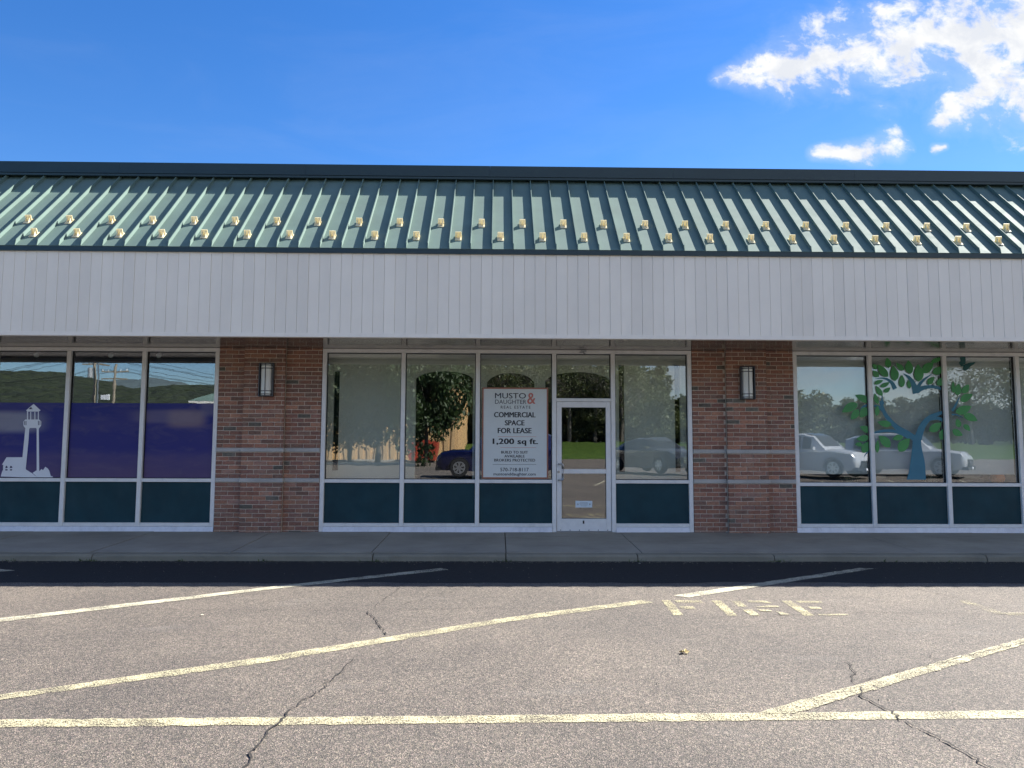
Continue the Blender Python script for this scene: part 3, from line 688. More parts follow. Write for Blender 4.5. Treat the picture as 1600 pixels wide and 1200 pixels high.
def build_door():
    a, b = .918+MW+.003, 1.882-MW-.003
    mb = MB(); mb.bev(a, b, 0, .11, 2.268, 2.322, .004); mb.obj('transom_rail', M['alu'], SF_M)
    mb = MB(); mb.box(a+.008, b-.008, .060, .066, 2.324, HEAD-.033); mb.obj('pane', M['glass'], SF_M)
    mb = MB(); mb.box(a, a+.011, .044, .085, 2.323, HEAD-.032); mb.box(b-.011, b, .044, .085, 2.323, HEAD-.032); mb.box(a+.0115, b-.0115, .044, .085, HEAD-.043, HEAD-.032)
    mb.box(a+.0115, b-.0115, .044, .085, 2.323, 2.332); mb.obj('gasket', M['gasket'], SF_M)
    # leaf: two stiles, top and bottom rail (one welded frame)
    l, r, z0, z1 = a+.004, b-.004, .176, 2.262
    mb = MB(); mb.bev(l, l+.080, .012, .060, z0, z1, .004); mb.bev(r-.080, r, .012, .060, z0, z1, .004)
    mb.bev(l+.0805, r-.0805, .014, .060, z1-.088, z1, .004); mb.bev(l+.0805, r-.0805, .014, .060, z0, z0+.200, .004)
    D = mb.obj('door', M['alu'], SHOP)
    mb = MB(); mb.box(l+.076, r-.076, .032, .038, z0+.196, z1-.084); mb.obj('door_glass', M['glass'], D)
    mb = MB(); mb.box(l+.081, l+.088, .02, .05, z0+.201, z1-.089); mb.box(r-.088, r-.081, .02, .05, z0+.201, z1-.089); mb.box(l+.0885, r-.0885, .02, .05, z1-.096, z1-.089); mb.box(l+.0885, r-.0885, .02, .05, z0+.201, z0+.208)
    mb.obj('gasket', M['gasket'], D)
    mb = MB(); mb.bev(l+.0805, r-.0805, .018, .058, 1.098, 1.172, .004); mb.obj('mid_rail', M['alu'], D)
    hx = l+.030; mb = MB(); pts = []
    for k in range(7): an = math.pi/2*k/6; pts.append((hx+.07-.035+.035*math.sin(an)*1.0, -.045, 1.255-.035+.035*math.cos(an)))
    P = [(hx, .012, 1.255), (hx, -.03, 1.255), (hx+.012, -.045, 1.255)]+pts+[(q[0], q[1], 2.25-q[2]) for q in pts[::-1]]+[(hx+.012, -.045, .995), (hx, -.03, .995), (hx, .012, .995)]
    mb.tube(P, .0135, 10); weighted(mb.obj('handle', M['steel'], D))
    mb = MB(); n = 16
    mb.prism([(hx-.002+.021*math.cos(2*math.pi*i/n), 1.125+.021*math.sin(2*math.pi*i/n)) for i in range(n)], .003, .012)
    mb.prism([(hx-.002+.012*math.cos(2*math.pi*i/n), 1.125+.012*math.sin(2*math.pi*i/n)) for i in range(n)], -.002, .003); mb.obj('lock_cylinder', M['steel'], D)
    mb = MB(); mb.box(1.378, 1.402, .009, .0138, .295, .345); mb.obj('floor_bolt_slot', M['gasket'], D)
    mb = MB()
    for k in range(6): x = l+.06+k*(r-l-.12)/5; mb.box(x-.006, x+.006, .008, .0118, z0+.012, z0+.024)
    mb.obj('screw_heads', M['gasket'], D)
    mb = MB(); mb.box(a, b, -.02, .11, WALK_Z+.004, .173); mb.obj('threshold', M['steel'], SF_M)
build_door()
def build_bracket():
    mb = MB(); mb.box(1.355, 1.445, -.03, -.004, 3.088, 3.112); mb.tube([(1.40, -.02, 3.088), (1.40, -.05, 3.06), (1.425, -.06, 3.045)], .010, 8); mb.box(1.33, 1.385, -.05, -.005, 3.066, 3.086)
    mb.obj('head_bracket', M['steel'], SF_M)
build_bracket()

# ---- brick piers
COURSE, B0 = .0690, .120
BL, BH, JT = .196, .0585, .0105
def brick_mesh(length, depth, tone, key={}):
    k = (round(length, 3), depth, tone)
    if k not in key:
        mb = MB(); mb.bev(0, length, 0, depth, 0, BH, .0025); key[k] = mb.mesh('brick', M['brick%d' % tone])
    return key[k]

def pier(segs, budget, seed, ends=()):
    """segs: (x0, x1, face_y); every course laid in running bond with a mortar core behind"""
    rr = random.Random(seed); top = 3.118
    core = MB()
    for x0, x1, fy in segs: core.box(x0+.004, x1-.004, fy+.009, .30, WALK_Z-.03, top)
    P = core.obj('brick_pier', M['mortar'], SHOP)
    bricks = []
    nb = int((top-B0)/COURSE)
    for si, (x0, x1, fy) in enumerate(segs):
        for c in range(nb+1):
            z = B0+c*COURSE
            if c in (12, 19): continue
            off = 0 if (c+si) % 2 else (BL+JT)/2
            x = x0-off
            while x < x1-.02:
                a, b = max(x, x0), min(x+BL, x1)
                if b-a > .035:
                    tone = rr.choices(range(8), [6, 6, 5, 4, 4, 1.1, 5, 4])[0]
                    bricks.append((round(a, 3), round(b-a, 3), fy+rr.uniform(-.0025, .002), z+rr.uniform(-.001, .001), tone, si))
                x += BL+JT
    # those nearest eye height show largest
    order = sorted(bricks, key=lambda q: (-(q[1] > .15), abs(q[3]-1.45)))
    mats = [M['brick%d' % i] for i in range(8)]
    rest = MB()
    for i, (a, L, y, z, tone, si) in enumerate(order):
        if i < budget: part('brick', brick_mesh(L, .05, tone), (a, y, z), P)
        else: rest.cur = tone; rest.bev(a, a+L, y, y+.05, z, min(z+BH, top-.001), .0025)
    tag(rest.obj('brickwork', mats, P), kind='stuff')
    for c in (12, 19):
        z = B0+c*COURSE
        for si, (x0, x1, fy) in enumerate(segs):
            e = .018
            mb = MB(); mb.bev(x0-(e if si == 1 else 0)+.001, x1+(e if si == 1 else 0)-.001, fy-e-(.0 if si != 1 else .0), .05, z+.001, z+.0655, .006)
            mb.obj('stone_band', M['stone'], P)
    return P
pier([(-4.527, -4.098, -.012), (-4.098, -3.440, -.100), (-3.440, -2.868, -.012)], 150, 11)
pier([(3.182, 3.722, -.012), (3.722, 4.380, -.100), (4.380, 4.850, -.012)], 150, 12)
pier([(-11.1, -10.6, -.012), (-10.6, -9.95, -.100), (-9.95, -9.41, -.012)], 0, 13)
pier([(11.09, 11.6, -.012), (11.6, 12.2, -.100), (12.2, 12.75, -.012)], 0, 14)

# ---- fascia
def build_fascia():
    mb = MB(); mb.box(XL, XR, FY+.016, FY+.12, 3.075, 4.33); F_ = mb.obj('fascia', M['siding_trim'], SHOP)
    W = .15375; rr = random.Random(8); meshes = []
    for v in range(4):
        mb = MB(); w = W-.0022; b = .003
        vs = [(0, .004, 0), (b, 0, 0), (w-b, 0, 0), (w, .004, 0), (w, .014, 0), (0, .014, 0)]
        mb.v = vs+[(x, y, 1.162) for x, y, z in vs]
        mb.f = [(i, (i+1) % 6, (i+1) % 6+6, i+6) for i in range(6)]+[(5, 4, 3, 2, 1, 0), (6, 7, 8, 9, 10, 11)]; mb.mi = [0]*8
        meshes.append(mb.mesh('siding_panel', M['siding']))
    x = -1.632-W*73; 
    while x < XR-W:
        if x > XL: 
            o = part('siding_panel', meshes[rr.randrange(4)], (x+.0017, FY+rr.uniform(-.0022, .0022), 3.116), F_)
            o.rotation_euler = (0, 0, rr.uniform(-.012, .012))
        x += W
    mb = MB(); mb.box(XL, XR, FY-.008, FY+.018, 3.060, 3.1155); mb.obj('trim_channel', M['siding_trim'], F_)
    mb = MB(); mb.box(XL, XR, FY+.122, FY+.150, 3.070, 3.14); mb.obj('inner_trim', M['siding_trim'], F_)
    # soffit in metal sheets
    S = MB(); S.box(XL, XR, FY+.15, .29, 3.136, 3.16); So = S.obj('soffit', M['gasket'], SHOP)
    xs = [XL]+[-11.2+2.44*i for i in range(10)]+[XR]
    for a, b in zip(xs, xs[1:]):
        mb = MB(); mb.box(a+.002, b-.002, FY+.152, -.002, 3.120, 3.1345); mb.obj('soffit_panel', M['soffit'], So)
build_fascia()

# ---- roof
SLOPE = 1/1.063
EY, EZ = -1.705, 4.337
def roof_z(y): return EZ+(y-EY)*SLOPE
def build_roof():
    RF = MB(); n = Vector((0, -SLOPE, 1)).normalized()
    y0, y1 = EY+.01, .02
    RF.add([(XL, y0, roof_z(y0)-.05), (XR, y0, roof_z(y0)-.05), (XR, y1, roof_z(y1)-.05), (XL, y1, roof_z(y1)-.05)], [(0, 1, 2, 3)])
    RF.box(XL, XR, .05, 14, 5.86, 5.95)
    Rf = RF.obj('roof', M['trim_green'], SHOP)
    S = .3075; xs0 = -1.632
    k0 = math.ceil((XL-xs0)/S); k1 = math.floor((XR-xs0)/S)
    L = math.hypot(y1-y0, roof_z(y1)-roof_z(y0)); d = Vector((0, 1, SLOPE)).normalized()
    # pan sheet (local: x across, origin at eave left) and rib
    def P(x, s, h): q = d*s+n*h; return (x, q.y, q.z)
    pm = []
    for v in range(3):
        mb = MB(); rr = random.Random(v); ns, nx = 10, 3; w = S-.001
        for j in range(ns+1):
            for i in range(nx+1):
                mb.v.append(P(w*i/nx, L*j/ns, (rr.uniform(-.0005, .0005) if 0 < i < nx else 0)))
        for j in range(ns):
            for i in range(nx): a = j*(nx+1)+i; mb.f.append((a, a+1, a+nx+2, a+nx+1)); mb.mi.append(0)
        k = len(mb.v); mb.v += [P(0, 0, -.012), P(w, 0, -.012), P(w, 0, 0), P(0, 0, 0)]; mb.f.append((k, k+1, k+2, k+3)); mb.mi.append(0)
        me = mb.mesh('roof_panel', M['roof']); me.polygons.foreach_set('use_smooth', [True]*len(me.polygons)); pm.append(me)
    mb = MB(); t, h, c = .004, .052, .008
    ring = [(-t, 0), (-t, h-.012), (-c, h-.011), (-c, h), (t, h), (t, 0)]
    for s, hk in ((.002, .12), (.075, 1), (L, 1)): mb.v += [P(x, s, z*hk) for x, z in ring]
    q = len(ring); mb.f = [(j*q+i, j*q+(i+1) % q, (j+1)*q+(i+1) % q, (j+1)*q+i) for j in range(2) for i in range(q)]+[tuple(range(q)), tuple(range(3*q-1, 2*q-1, -1))]; mb.mi = [0]*len(mb.f)
    rm = mb.mesh('standing_seam', M['roof'])
    rr = random.Random(2)
    for k in range(k0, k1+1):
        x = xs0+S*k
        part('standing_seam', rm, (x, y0, roof_z(y0)+.001), Rf)
        if k < k1: part('roof_panel', pm[rr.randrange(3)], (x+.0005, y0, roof_z(y0)), Rf)
    # snow guards
    g = MB()
    w = .047
    def Q(x, s, z): return P(x, s, z)
    def bx(x0, x1, s0, s1, z0, z1):
        g.add([Q(x0,s0,z0),Q(x1,s0,z0),Q(x1,s1,z0),Q(x0,s1,z0),Q(x0,s0,z1),Q(x1,s0,z1),Q(x1,s1,z1),Q(x0,s1,z1)],[(0,3,2,1),(4,5,6,7),(0,1,5,4),(1,2,6,5),(2,3,7,6),(3,0,4,7)])
    bx(-w, w, -.085, .055, .002, .010)
    g.add([Q(-w,.004,.010),Q(w,.004,.010),Q(w,.016,.010),Q(-w,.016,.010),Q(-w*.92,.030,.082),Q(w*.92,.030,.082),Q(w*.92,.040,.082),Q(-w*.92,.040,.082)],[(0,3,2,1),(4,5,6,7),(0,1,5,4),(1,2,6,5),(2,3,7,6),(3,0,4,7)])
    for gx in (-.024, .024):
        g.add([Q(gx-.005,-.07,.010),Q(gx+.005,-.07,.010),Q(gx+.005,.005,.010),Q(gx-.005,.005,.010),Q(gx-.005,.026,.070),Q(gx+.005,.026,.070)],[(0,3,2,1),(0,1,5,4),(1,2,5),(0,4,3),(2,3,4,5)])
    gm = g.mesh('snow_guard', M['guard'])
    for k in range(k0, k1):
        if k % 2 == 0: s, fx = .745, .47       # upper row
        else: s, fx = .325, .40
        y = y0+d.y*s; o = part('snow_guard', gm, (xs0+S*(k+fx)+rr.uniform(-.007, .007), y, roof_z(y0)+d.z*s+.0005), Rf); o.rotation_euler = (0, 0, rr.uniform(-.05, .05))
    # eave trim
    xs = [XL, -9.7, -6.65, -3.6, -.55, 2.5, 5.55, 8.6, XR]
    for a, b in zip(xs, xs[1:]):
        mb = MB(); mb.add([(a+.001,EY-.004,4.268),(b-.001,EY-.004,4.268),(b-.001,EY,4.334),(a+.001,EY,4.334),(a+.001,FY+.02,4.268),(b-.001,FY+.02,4.268),(b-.001,FY+.03,4.334),(a+.001,FY+.03,4.334)],
                       [(0,1,2,3),(4,7,6,5),(0,4,5,1),(1,5,6,2),(2,6,7,3),(3,7,4,0)]); mb.obj('eave_trim', M['trim_green'], Rf)
        mb = MB(); c = .4
        mb.add([(a+c,-.10,5.990),(b+c-.002,-.10,5.990),(b+c-.002,-.085,6.178),(a+c,-.085,6.178),(a+c,.60,5.99),(b+c-.002,.60,5.99),(b+c-.002,.60,6.20),(a+c,.60,6.20)],
               [(0,1,2,3),(4,7,6,5),(0,4,5,1),(1,5,6,2),(2,6,7,3),(3,7,4,0)]); mb.obj('ridge_cap', M['trim_green'], Rf)
        mb = MB(); mb.box(a+.2, b+.2-.002, -.098, .0, 5.945, 5.980); mb.obj('cap_lip', M['trim_green'], Rf)
build_roof()

# ---- interiors
def build_interior():
    I = MB(); I.box(XL, XR, .30, 13.0, .10, .168); I.obj('shop_floor', M['floor_in'], SHOP)
    I = MB(); I.box(XL, XR, .31, 13.0, 3.20, 3.26); I.obj('shop_ceiling', M['wall_in'], SHOP)
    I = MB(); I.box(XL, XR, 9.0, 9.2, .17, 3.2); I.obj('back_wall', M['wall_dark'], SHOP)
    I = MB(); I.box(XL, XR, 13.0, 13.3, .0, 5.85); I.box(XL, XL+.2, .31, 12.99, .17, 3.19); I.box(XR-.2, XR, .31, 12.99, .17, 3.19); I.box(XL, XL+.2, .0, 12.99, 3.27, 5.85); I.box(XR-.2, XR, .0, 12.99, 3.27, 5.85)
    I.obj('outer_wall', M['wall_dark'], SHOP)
    for x in (-3.9, 3.95):
        I = MB(); I.box(x-.07, x+.07, .31, 8.99, .17, 3.19); I.obj('party_wall', M['wall_in'], SHOP)
    # west unit is dark inside behind the printed film
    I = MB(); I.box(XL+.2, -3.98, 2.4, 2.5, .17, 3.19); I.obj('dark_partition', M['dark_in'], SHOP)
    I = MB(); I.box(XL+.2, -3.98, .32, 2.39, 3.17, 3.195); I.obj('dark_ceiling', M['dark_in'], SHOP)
    # middle unit: pale partition with arched openings and narrow slots
    py, th = .35, .06
    xl, xr, top = -3.82, 3.87, 3.19
    opens = [(-2.745, -2.650, 1.13, 2.78, 0), (-1.377, -.422, .18, 2.67, .153), (-.186, .610, .18, 2.61, .197), (.793, 1.894, .18, 2.645, .18), (2.030, 2.123, 1.12, 2.915, 0), (2.972, 3.066, 1.12, 2.92, 0)]
    mb = MB(); x = xl
    for a, b, z0, zs, rise in opens:
        mb.box(x, a, py, py+th, .17, top)
        if z0 > .5: mb.box(a+.001, b-.001, py+.001, py+th-.001, .17, z0)
        if rise == 0: mb.box(a+.001, b-.001, py+.001, py+th-.001, zs, top)
        else:
            n = 14; arc = []
            for i in range(n+1):
                t = -1+2*i/n; arc.append((a+.001+(b-a-.002)*i/n, zs+rise*math.sqrt(max(0, 1-t*t*.96))*1.0-rise*.2*1.0))
            arc[0] = (a+.001, zs); arc[-1] = (b-.001, zs)
            for (p, q) in zip(arc, arc[1:]): mb.prism([p, q, (q[0], top), (p[0], top)], py+.001, py+th-.001)
        x = b
    mb.box(x, xr, py, py+th, .17, top)
    mb.obj('arched_partition', M['wall_in'], SHOP)
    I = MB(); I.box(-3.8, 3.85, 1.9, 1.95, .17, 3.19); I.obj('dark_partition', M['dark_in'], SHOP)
    # east unit: window ledge inside
    I = MB(); I.box(4.05, 11.2, .10, .42, .90, .945); I.obj('window_ledge', M['wall_dark'], SHOP)
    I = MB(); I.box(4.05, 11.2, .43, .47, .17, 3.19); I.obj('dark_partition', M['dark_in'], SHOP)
build_interior()
# ------------------------------------------------------------------ things on the shop front
def build_lamp(x, z0, label):
    t = thing('wall_lamp', label, 'wall lamp', (x, -.100, z0), 'wall lamps on the brick piers')
    w, h = .118, .540; y = -.1045
    mb = MB(); mb.bev(x-w, x+w, y-.020, y, z0, z0+h, .004); mb.obj('back_plate', M['bronze'], t)
    mb = MB()
    for a, b in ((x-w, x-w+.016), (x+w-.016, x+w)): mb.bev(a, b, y-.075, y-.0205, z0+.002, z0+h-.002, .003)
    mb.bev(x-w+.0165, x+w-.0165, y-.075, y-.0205, z0+.002, z0+.016, .003); mb.bev(x-w+.0165, x+w-.0165, y-.075, y-.0205, z0+h-.016, z0+h-.002, .003)
    mb.obj('frame', M['bronze'], t)
    n = 14; rx, ry = .088, .075; mb = MB()
    ring = [(x-rx*math.cos(math.pi*i/n), y-.022-ry*math.sin(math.pi*i/n)) for i in range(n+1)]
    mb.slab(ring, z0+.020, z0+h-.020); weighted(mb.obj('diffuser', M['diffuser'], t), 50)
    def arc(k): return [(x-(rx+k)*math.cos(math.pi*i/n), y-.022-(ry+k)*math.sin(math.pi*i/n)) for i in range(n+1)]
    for zz, hh in ((z0+.030, .014), (z0+.082, .012), (z0+h-.094, .012), (z0+h-.044, .014)):
        mb = MB(); o, i_ = arc(.007), arc(.0005)[::-1]
        mb.slab(o+i_, zz, zz+hh); mb.obj('band', M['bronze'], t)
    mb = MB(); mb.bev(x-.006, x+.006, y-.022-ry-.010, y-.022-ry-.0005, z0+.018, z0+h-.018, .002); mb.obj('vertical_bar', M['bronze'], t)
build_lamp(-3.722, 2.318, 'bronze wall lamp with frosted lens on the brick pier next to the lighthouse window')
build_lamp(4.052, 2.306, 'bronze wall lamp with frosted lens on the brick pier next to the tree-decorated window')

def text_obj(txt, x0, x1, z1, z0, y, m, parent, bold=0., name='lettering', spacing=1.0, shear=0.):
    cu = bpy.data.curves.new('lettering', 'FONT'); cu.body = txt; cu.offset = 0; cu.space_character = spacing
    cu.resolution_u = 3; cu.extrude = 0; cu.shear = shear
    o = bpy.data.objects.new('lettering', cu); COL.objects.link(o)
    dg = bpy.context.evaluated_depsgraph_get(); dg.update()
    me = bpy.data.meshes.new_from_object(o.evaluated_get(dg)); bpy.data.objects.remove(o)
    co = np.empty(len(me.vertices)*3); me.vertices.foreach_get('co', co); co = co.reshape(-1, 3)
    lo, hi = co.min(0), co.max(0)
    off = root_offset(parent); out = np.empty_like(co)
    out[:, 0] = x0+(co[:, 0]-lo[0])/(hi[0]-lo[0])*(x1-x0)-off.x
    out[:, 1] = y-off.y
    out[:, 2] = z0+(co[:, 1]-lo[1])/(hi[1]-lo[1])*(z1-z0)-off.z
    me.vertices.foreach_set('co', out.ravel())
    if bold:                                   # heavier weight: the same outline laid again a hair to either side
        bm = bmesh.new(); bm.from_mesh(me); g0 = bm.faces[:]
        for k, dx in enumerate((-bold, bold, -bold*.5, bold*.5)):
            d = bmesh.ops.duplicate(bm, geom=g0)
            for v in d['geom']:
                if isinstance(v, bmesh.types.BMVert): v.co.x += dx; v.co.y -= .00012*(k+1); v.co.z += (bold*.4 if k > 1 else -bold*.4)*.6
        bm.to_mesh(me); bm.free()
    me.materials.clear(); me.materials.append(m); me.update()
    ob = bpy.data.objects.new(name, me); return link(ob, parent)

def build_sign():
    x0, x1, z0, z1 = -.258, .822, 1.012, 2.496
    t = thing('lease_sign', 'white commercial space for lease poster with copper border on the window beside the door', 'lease sign', (.28, .055, z0))
    mb = MB(); b = .024
    mb.box(x0+b, x1-b, .0525, .058, z0+b, z1-b); mb.obj('sheet', M['poster'], t)
    mb = MB(); mb.box(x0, x1, .052, .0585, z0, z0+b-.0005); mb.box(x0, x1, .052, .0585, z1-b+.0005, z1); mb.box(x0, x0+b-.0005, .052, .0585, z0+b, z1-b); mb.box(x1-b+.0005, x1, .052, .0585, z0+b, z1-b)
    mb.obj('border', M['poster_edge'], t)
    def X(p): return -.258+(p-100)/667.
    def Z(p): return 2.496-(p-112)/674.
    y = .0516
    rows = [('MUSTO', 240, 577, 172, 232, 'ink', .0014, 1.0), ('DAUGHTER', 240, 582, 246, 292, 'ink', .0, 1.0),
            ('REAL', 303, 420, 313, 344, 'ink', .0008, 1.35), ('ESTATE', 452, 627, 313, 344, 'ink', .0008, 1.35), ('COMMERCIAL', 232, 680, 383, 440, 'ink', .0045, 1.02),
            ('SPACE', 350, 560, 473, 529, 'ink', .0045, 1.02), ('FOR LEASE', 273, 637, 558, 615, 'ink', .0045, 1.02),
            ('1,200 sq ft.', 220, 706, 674, 752, 'ink', .0065, 1.04), ('BUILD TO SUIT', 310, 600, 809, 838, 'ink', .0018, 1.05),
            ('AVAILABLE', 345, 563, 852, 881, 'ink', .0018, 1.05), ('BROKERS PROTECTED', 235, 678, 895, 925, 'ink', .0018, 1.05),
            ('570-718-8117', 302, 608, 993, 1032, 'ink', .0012, 1.05), ('mustoanddaughter.com', 228, 684, 1045, 1087, 'ink', .0012, 1.0)]
    for s, a, b_, c, d, m, bo, sp in rows: text_obj(s, X(a), X(b_), Z(c), Z(d), y, M[m], t, bo, spacing=sp)
    text_obj('&', X(593), X(680), Z(170), Z(292), y, M['ink_coral'], t, .004)
    for a, b_, c, m in ((272, 692, 653, 'ink_coral'), (300, 690, 772, 'ink_coral'), (218, 690, 957, 'ink')):
        mb = MB(); mb.box(X(a), X(b_), 0.0515, .0524, Z(c)-.0022, Z(c)+.0022); mb.obj('rule_line', M[m], t)
build_sign()

def build_notice():
    t = thing('door_notice', 'small pale notice sticker low on the entrance door glass', 'notice', (1.40, .0315, .55))
    mb = MB(); mb.box(1.262, 1.534, .0300, .0318, .553, .660); mb.obj('sheet', M['notice'], t)
    mb = MB()
    for k, (a, b) in enumerate(((1.335, 1.462), (1.325, 1.47), (1.335, 1.462), (1.35, 1.445))):
        mb.box(a, b, .0292, .0299, .632-.018*k-.004, .632-.018*k+.003)
    for sx in (-1, 1):
        mb.prism([(1.398+sx*.082, .606), (1.398+sx*.098, .624), (1.398+sx*.112, .606), (1.398+sx*.098, .588)], .0292, .0299)
    mb.obj('printed_lines', mat('grey_print', (.36, .40, .42), .6), t)
build_notice()

def build_west_film():
    xs = SECTIONS['west']
    words = {3: 'blue and violet printed window film beside the brick pier', 2: 'blue printed window film in the pane between lighthouse pane and pier pane', 1: 'blue printed window film with pale light beam behind the white lighthouse', 0: 'blue printed window film in the pane left of the lighthouse'}
    for i, (a, b) in enumerate(zip(xs, xs[1:])):
        mb = MB(); mb.box(a+MW+.013, b-MW-.013, .0570, .0585, 1.006, 2.212)
        o = mb.obj('window_film', M['film']); tag(o, words[i], 'window film', 'printed films on the west windows')
    t = thing('lighthouse_decal', 'white lighthouse with keeper house and rocks cut from vinyl on the blue window film', 'window decal', (-7.5, .066, 1.0))
    names = ['lantern_roof', 'lantern_post', 'lantern_post', 'lantern_post', 'lantern_post', 'gallery', 'tower_side', 'tower_side', 'keeper_house', 'rocks']
    for i, (nm, q) in enumerate(zip(names, LIGHTHOUSE)):
        q = [(x+.010, z+.004) for x, z in q]
        mb = MB(); mb.prism(q, .0545-.00003*i, .0568); mb.obj(nm, M['white_vinyl'], t)
    for q in LH_DARK:
        q = [(x+.010, z+.004) for x, z in q]
        mb = MB(); mb.prism(q, .0530, .0536); mb.obj('cut_out', M['film_dark'], t)
build_west_film()

def build_spotlights():
    for i, (x, lab) in enumerate(((-7.93, 'small white ceiling spotlight inside above the lighthouse'), (-6.67, 'small white ceiling spotlight inside the dark shop above the middle film pane'), (-5.85, 'small white ceiling spotlight inside the dark shop nearest the brick pier'), (-9.1, 'small white ceiling spotlight inside the dark shop behind the far left pane'))):
        t = thing('spotlight', lab, 'spotlight', (x, .8, 3.16), 'spotlights inside the dark shop')
        mb = MB(); mb.box(x-.06, x+.06, .77, .83, 3.15, 3.168); mb.obj('base', M['white_vinyl'], t)
        mb = MB(); mb.tube([(x, .8, 3.15), (x, .8, 3.10)], .010, 8); mb.obj('arm', M['steel'], t)
        mb = MB(); mb.tube([(x-.01, .83, 3.12), (x+.01, .76, 3.085), (x+.015, .72, 3.067)], [.022, .036, .042], 12); weighted(mb.obj('head', M['white_vinyl'], t))
build_spotlights()

# ---- tree-shaped window display
def smooth_path(pts, n=6):
    P = [np.array(p, float) for p in pts]; P = [2*P[0]-P[1]]+P+[2*P[-1]-P[-2]]; out = []
    for i in range(1, len(P)-2):
        for k in range(n):
            t = k/n; a, b, c, d = P[i-1], P[i], P[i+1], P[i+2]
            out.append(.5*((2*b)+(-a+c)*t+(2*a-5*b+4*c-d)*t*t+(-a+3*b-3*c+d)*t**3))
    out.append(P[-2]); return out

def build_tree_display():
    t = thing('tree_display', 'large cut-out tree with teal trunk and green leaves mounted across the east windows', 'tree display', (6.93, .05, .99))
    for bi, br in enumerate(BRANCHES):
        pts = smooth_path(br, 6 if bi else 4); L, Rr = [], []
        for i, p in enumerate(pts):
            q = pts[min(i+1, len(pts)-1)]; o = pts[max(i-1, 0)]
            dx, dz = q[0]-o[0], q[1]-o[1]; l = math.hypot(dx, dz) or 1; hw = max(.004, p[2]*.5)
            if bi == 0: dx, dz, l = 0, 1, 1
            L.append((p[0]-dz/l*hw, p[1]+dx/l*hw)); Rr.append((p[0]+dz/l*hw, p[1]-dx/l*hw))
        mb = MB(); y0, y1 = .0545+.0001*bi, .0588-.00005*bi
        n = len(L)
        for (x, z) in L: mb.v.append((x, y0, z))
        for (x, z) in Rr: mb.v.append((x, y0, z))
        for (x, z) in L: mb.v.append((x, y1, z))
        for (x, z) in Rr: mb.v.append((x, y1, z))
        for i in range(n-1):
            mb.f += [(i, i+1, n+i+1, n+i), (2*n+i, 3*n+i, 3*n+i+1, 2*n+i+1), (i, 2*n+i, 2*n+i+1, i+1), (n+i, n+i+1, 3*n+i+1, 3*n+i)]; mb.mi += [0]*4
        mb.f += [(0, n, 3*n, 2*n), (n-1, 3*n-1, 4*n-1, 2*n-1)]; mb.mi += [0]*2
        mb.obj('trunk' if bi == 0 else 'branch', M['decor_trunk'], t)
    for i, (bx, bz, tx, tz, w) in enumerate(LEAVES):
        dx, dz = tx-bx, tz-bz; l = math.hypot(dx, dz); ux, uz = dx/l, dz/l; px, pz = -uz, ux
        A, B = [], []
        for k in range(0, 9):
            s = k/8; hw = w*.5*(math.sin(math.pi*min(1, s**.80))**.85 if 0 < s < 1 else 0)
            c = .06*w*math.sin(math.pi*s)*(1 if i % 2 else -1)
            A.append((bx+ux*l*s+px*(hw+c), bz+uz*l*s+pz*(hw+c)))
            if 0 < k < 8: B.append((bx+ux*l*s-px*(hw-c), bz+uz*l*s-pz*(hw-c)))
        mb = MB(); y = .0390+.0003*i; mb.prism(A+B[::-1], y, y+.004); mb.obj('leaf', M['decor_leaf'], t)
    f = thing('butterfly_display', 'dark teal butterfly cut-out on the window right of the leafy tree display', 'butterfly display', (7.76, .05, 2.9))
    for i, q in enumerate(BUTTERFLY):
        mb = MB(); y = .046+.001*i; mb.prism(q, y, y+.006); mb.obj('body' if i == 2 else 'wing', M['decor_fly'], f)
build_tree_display()

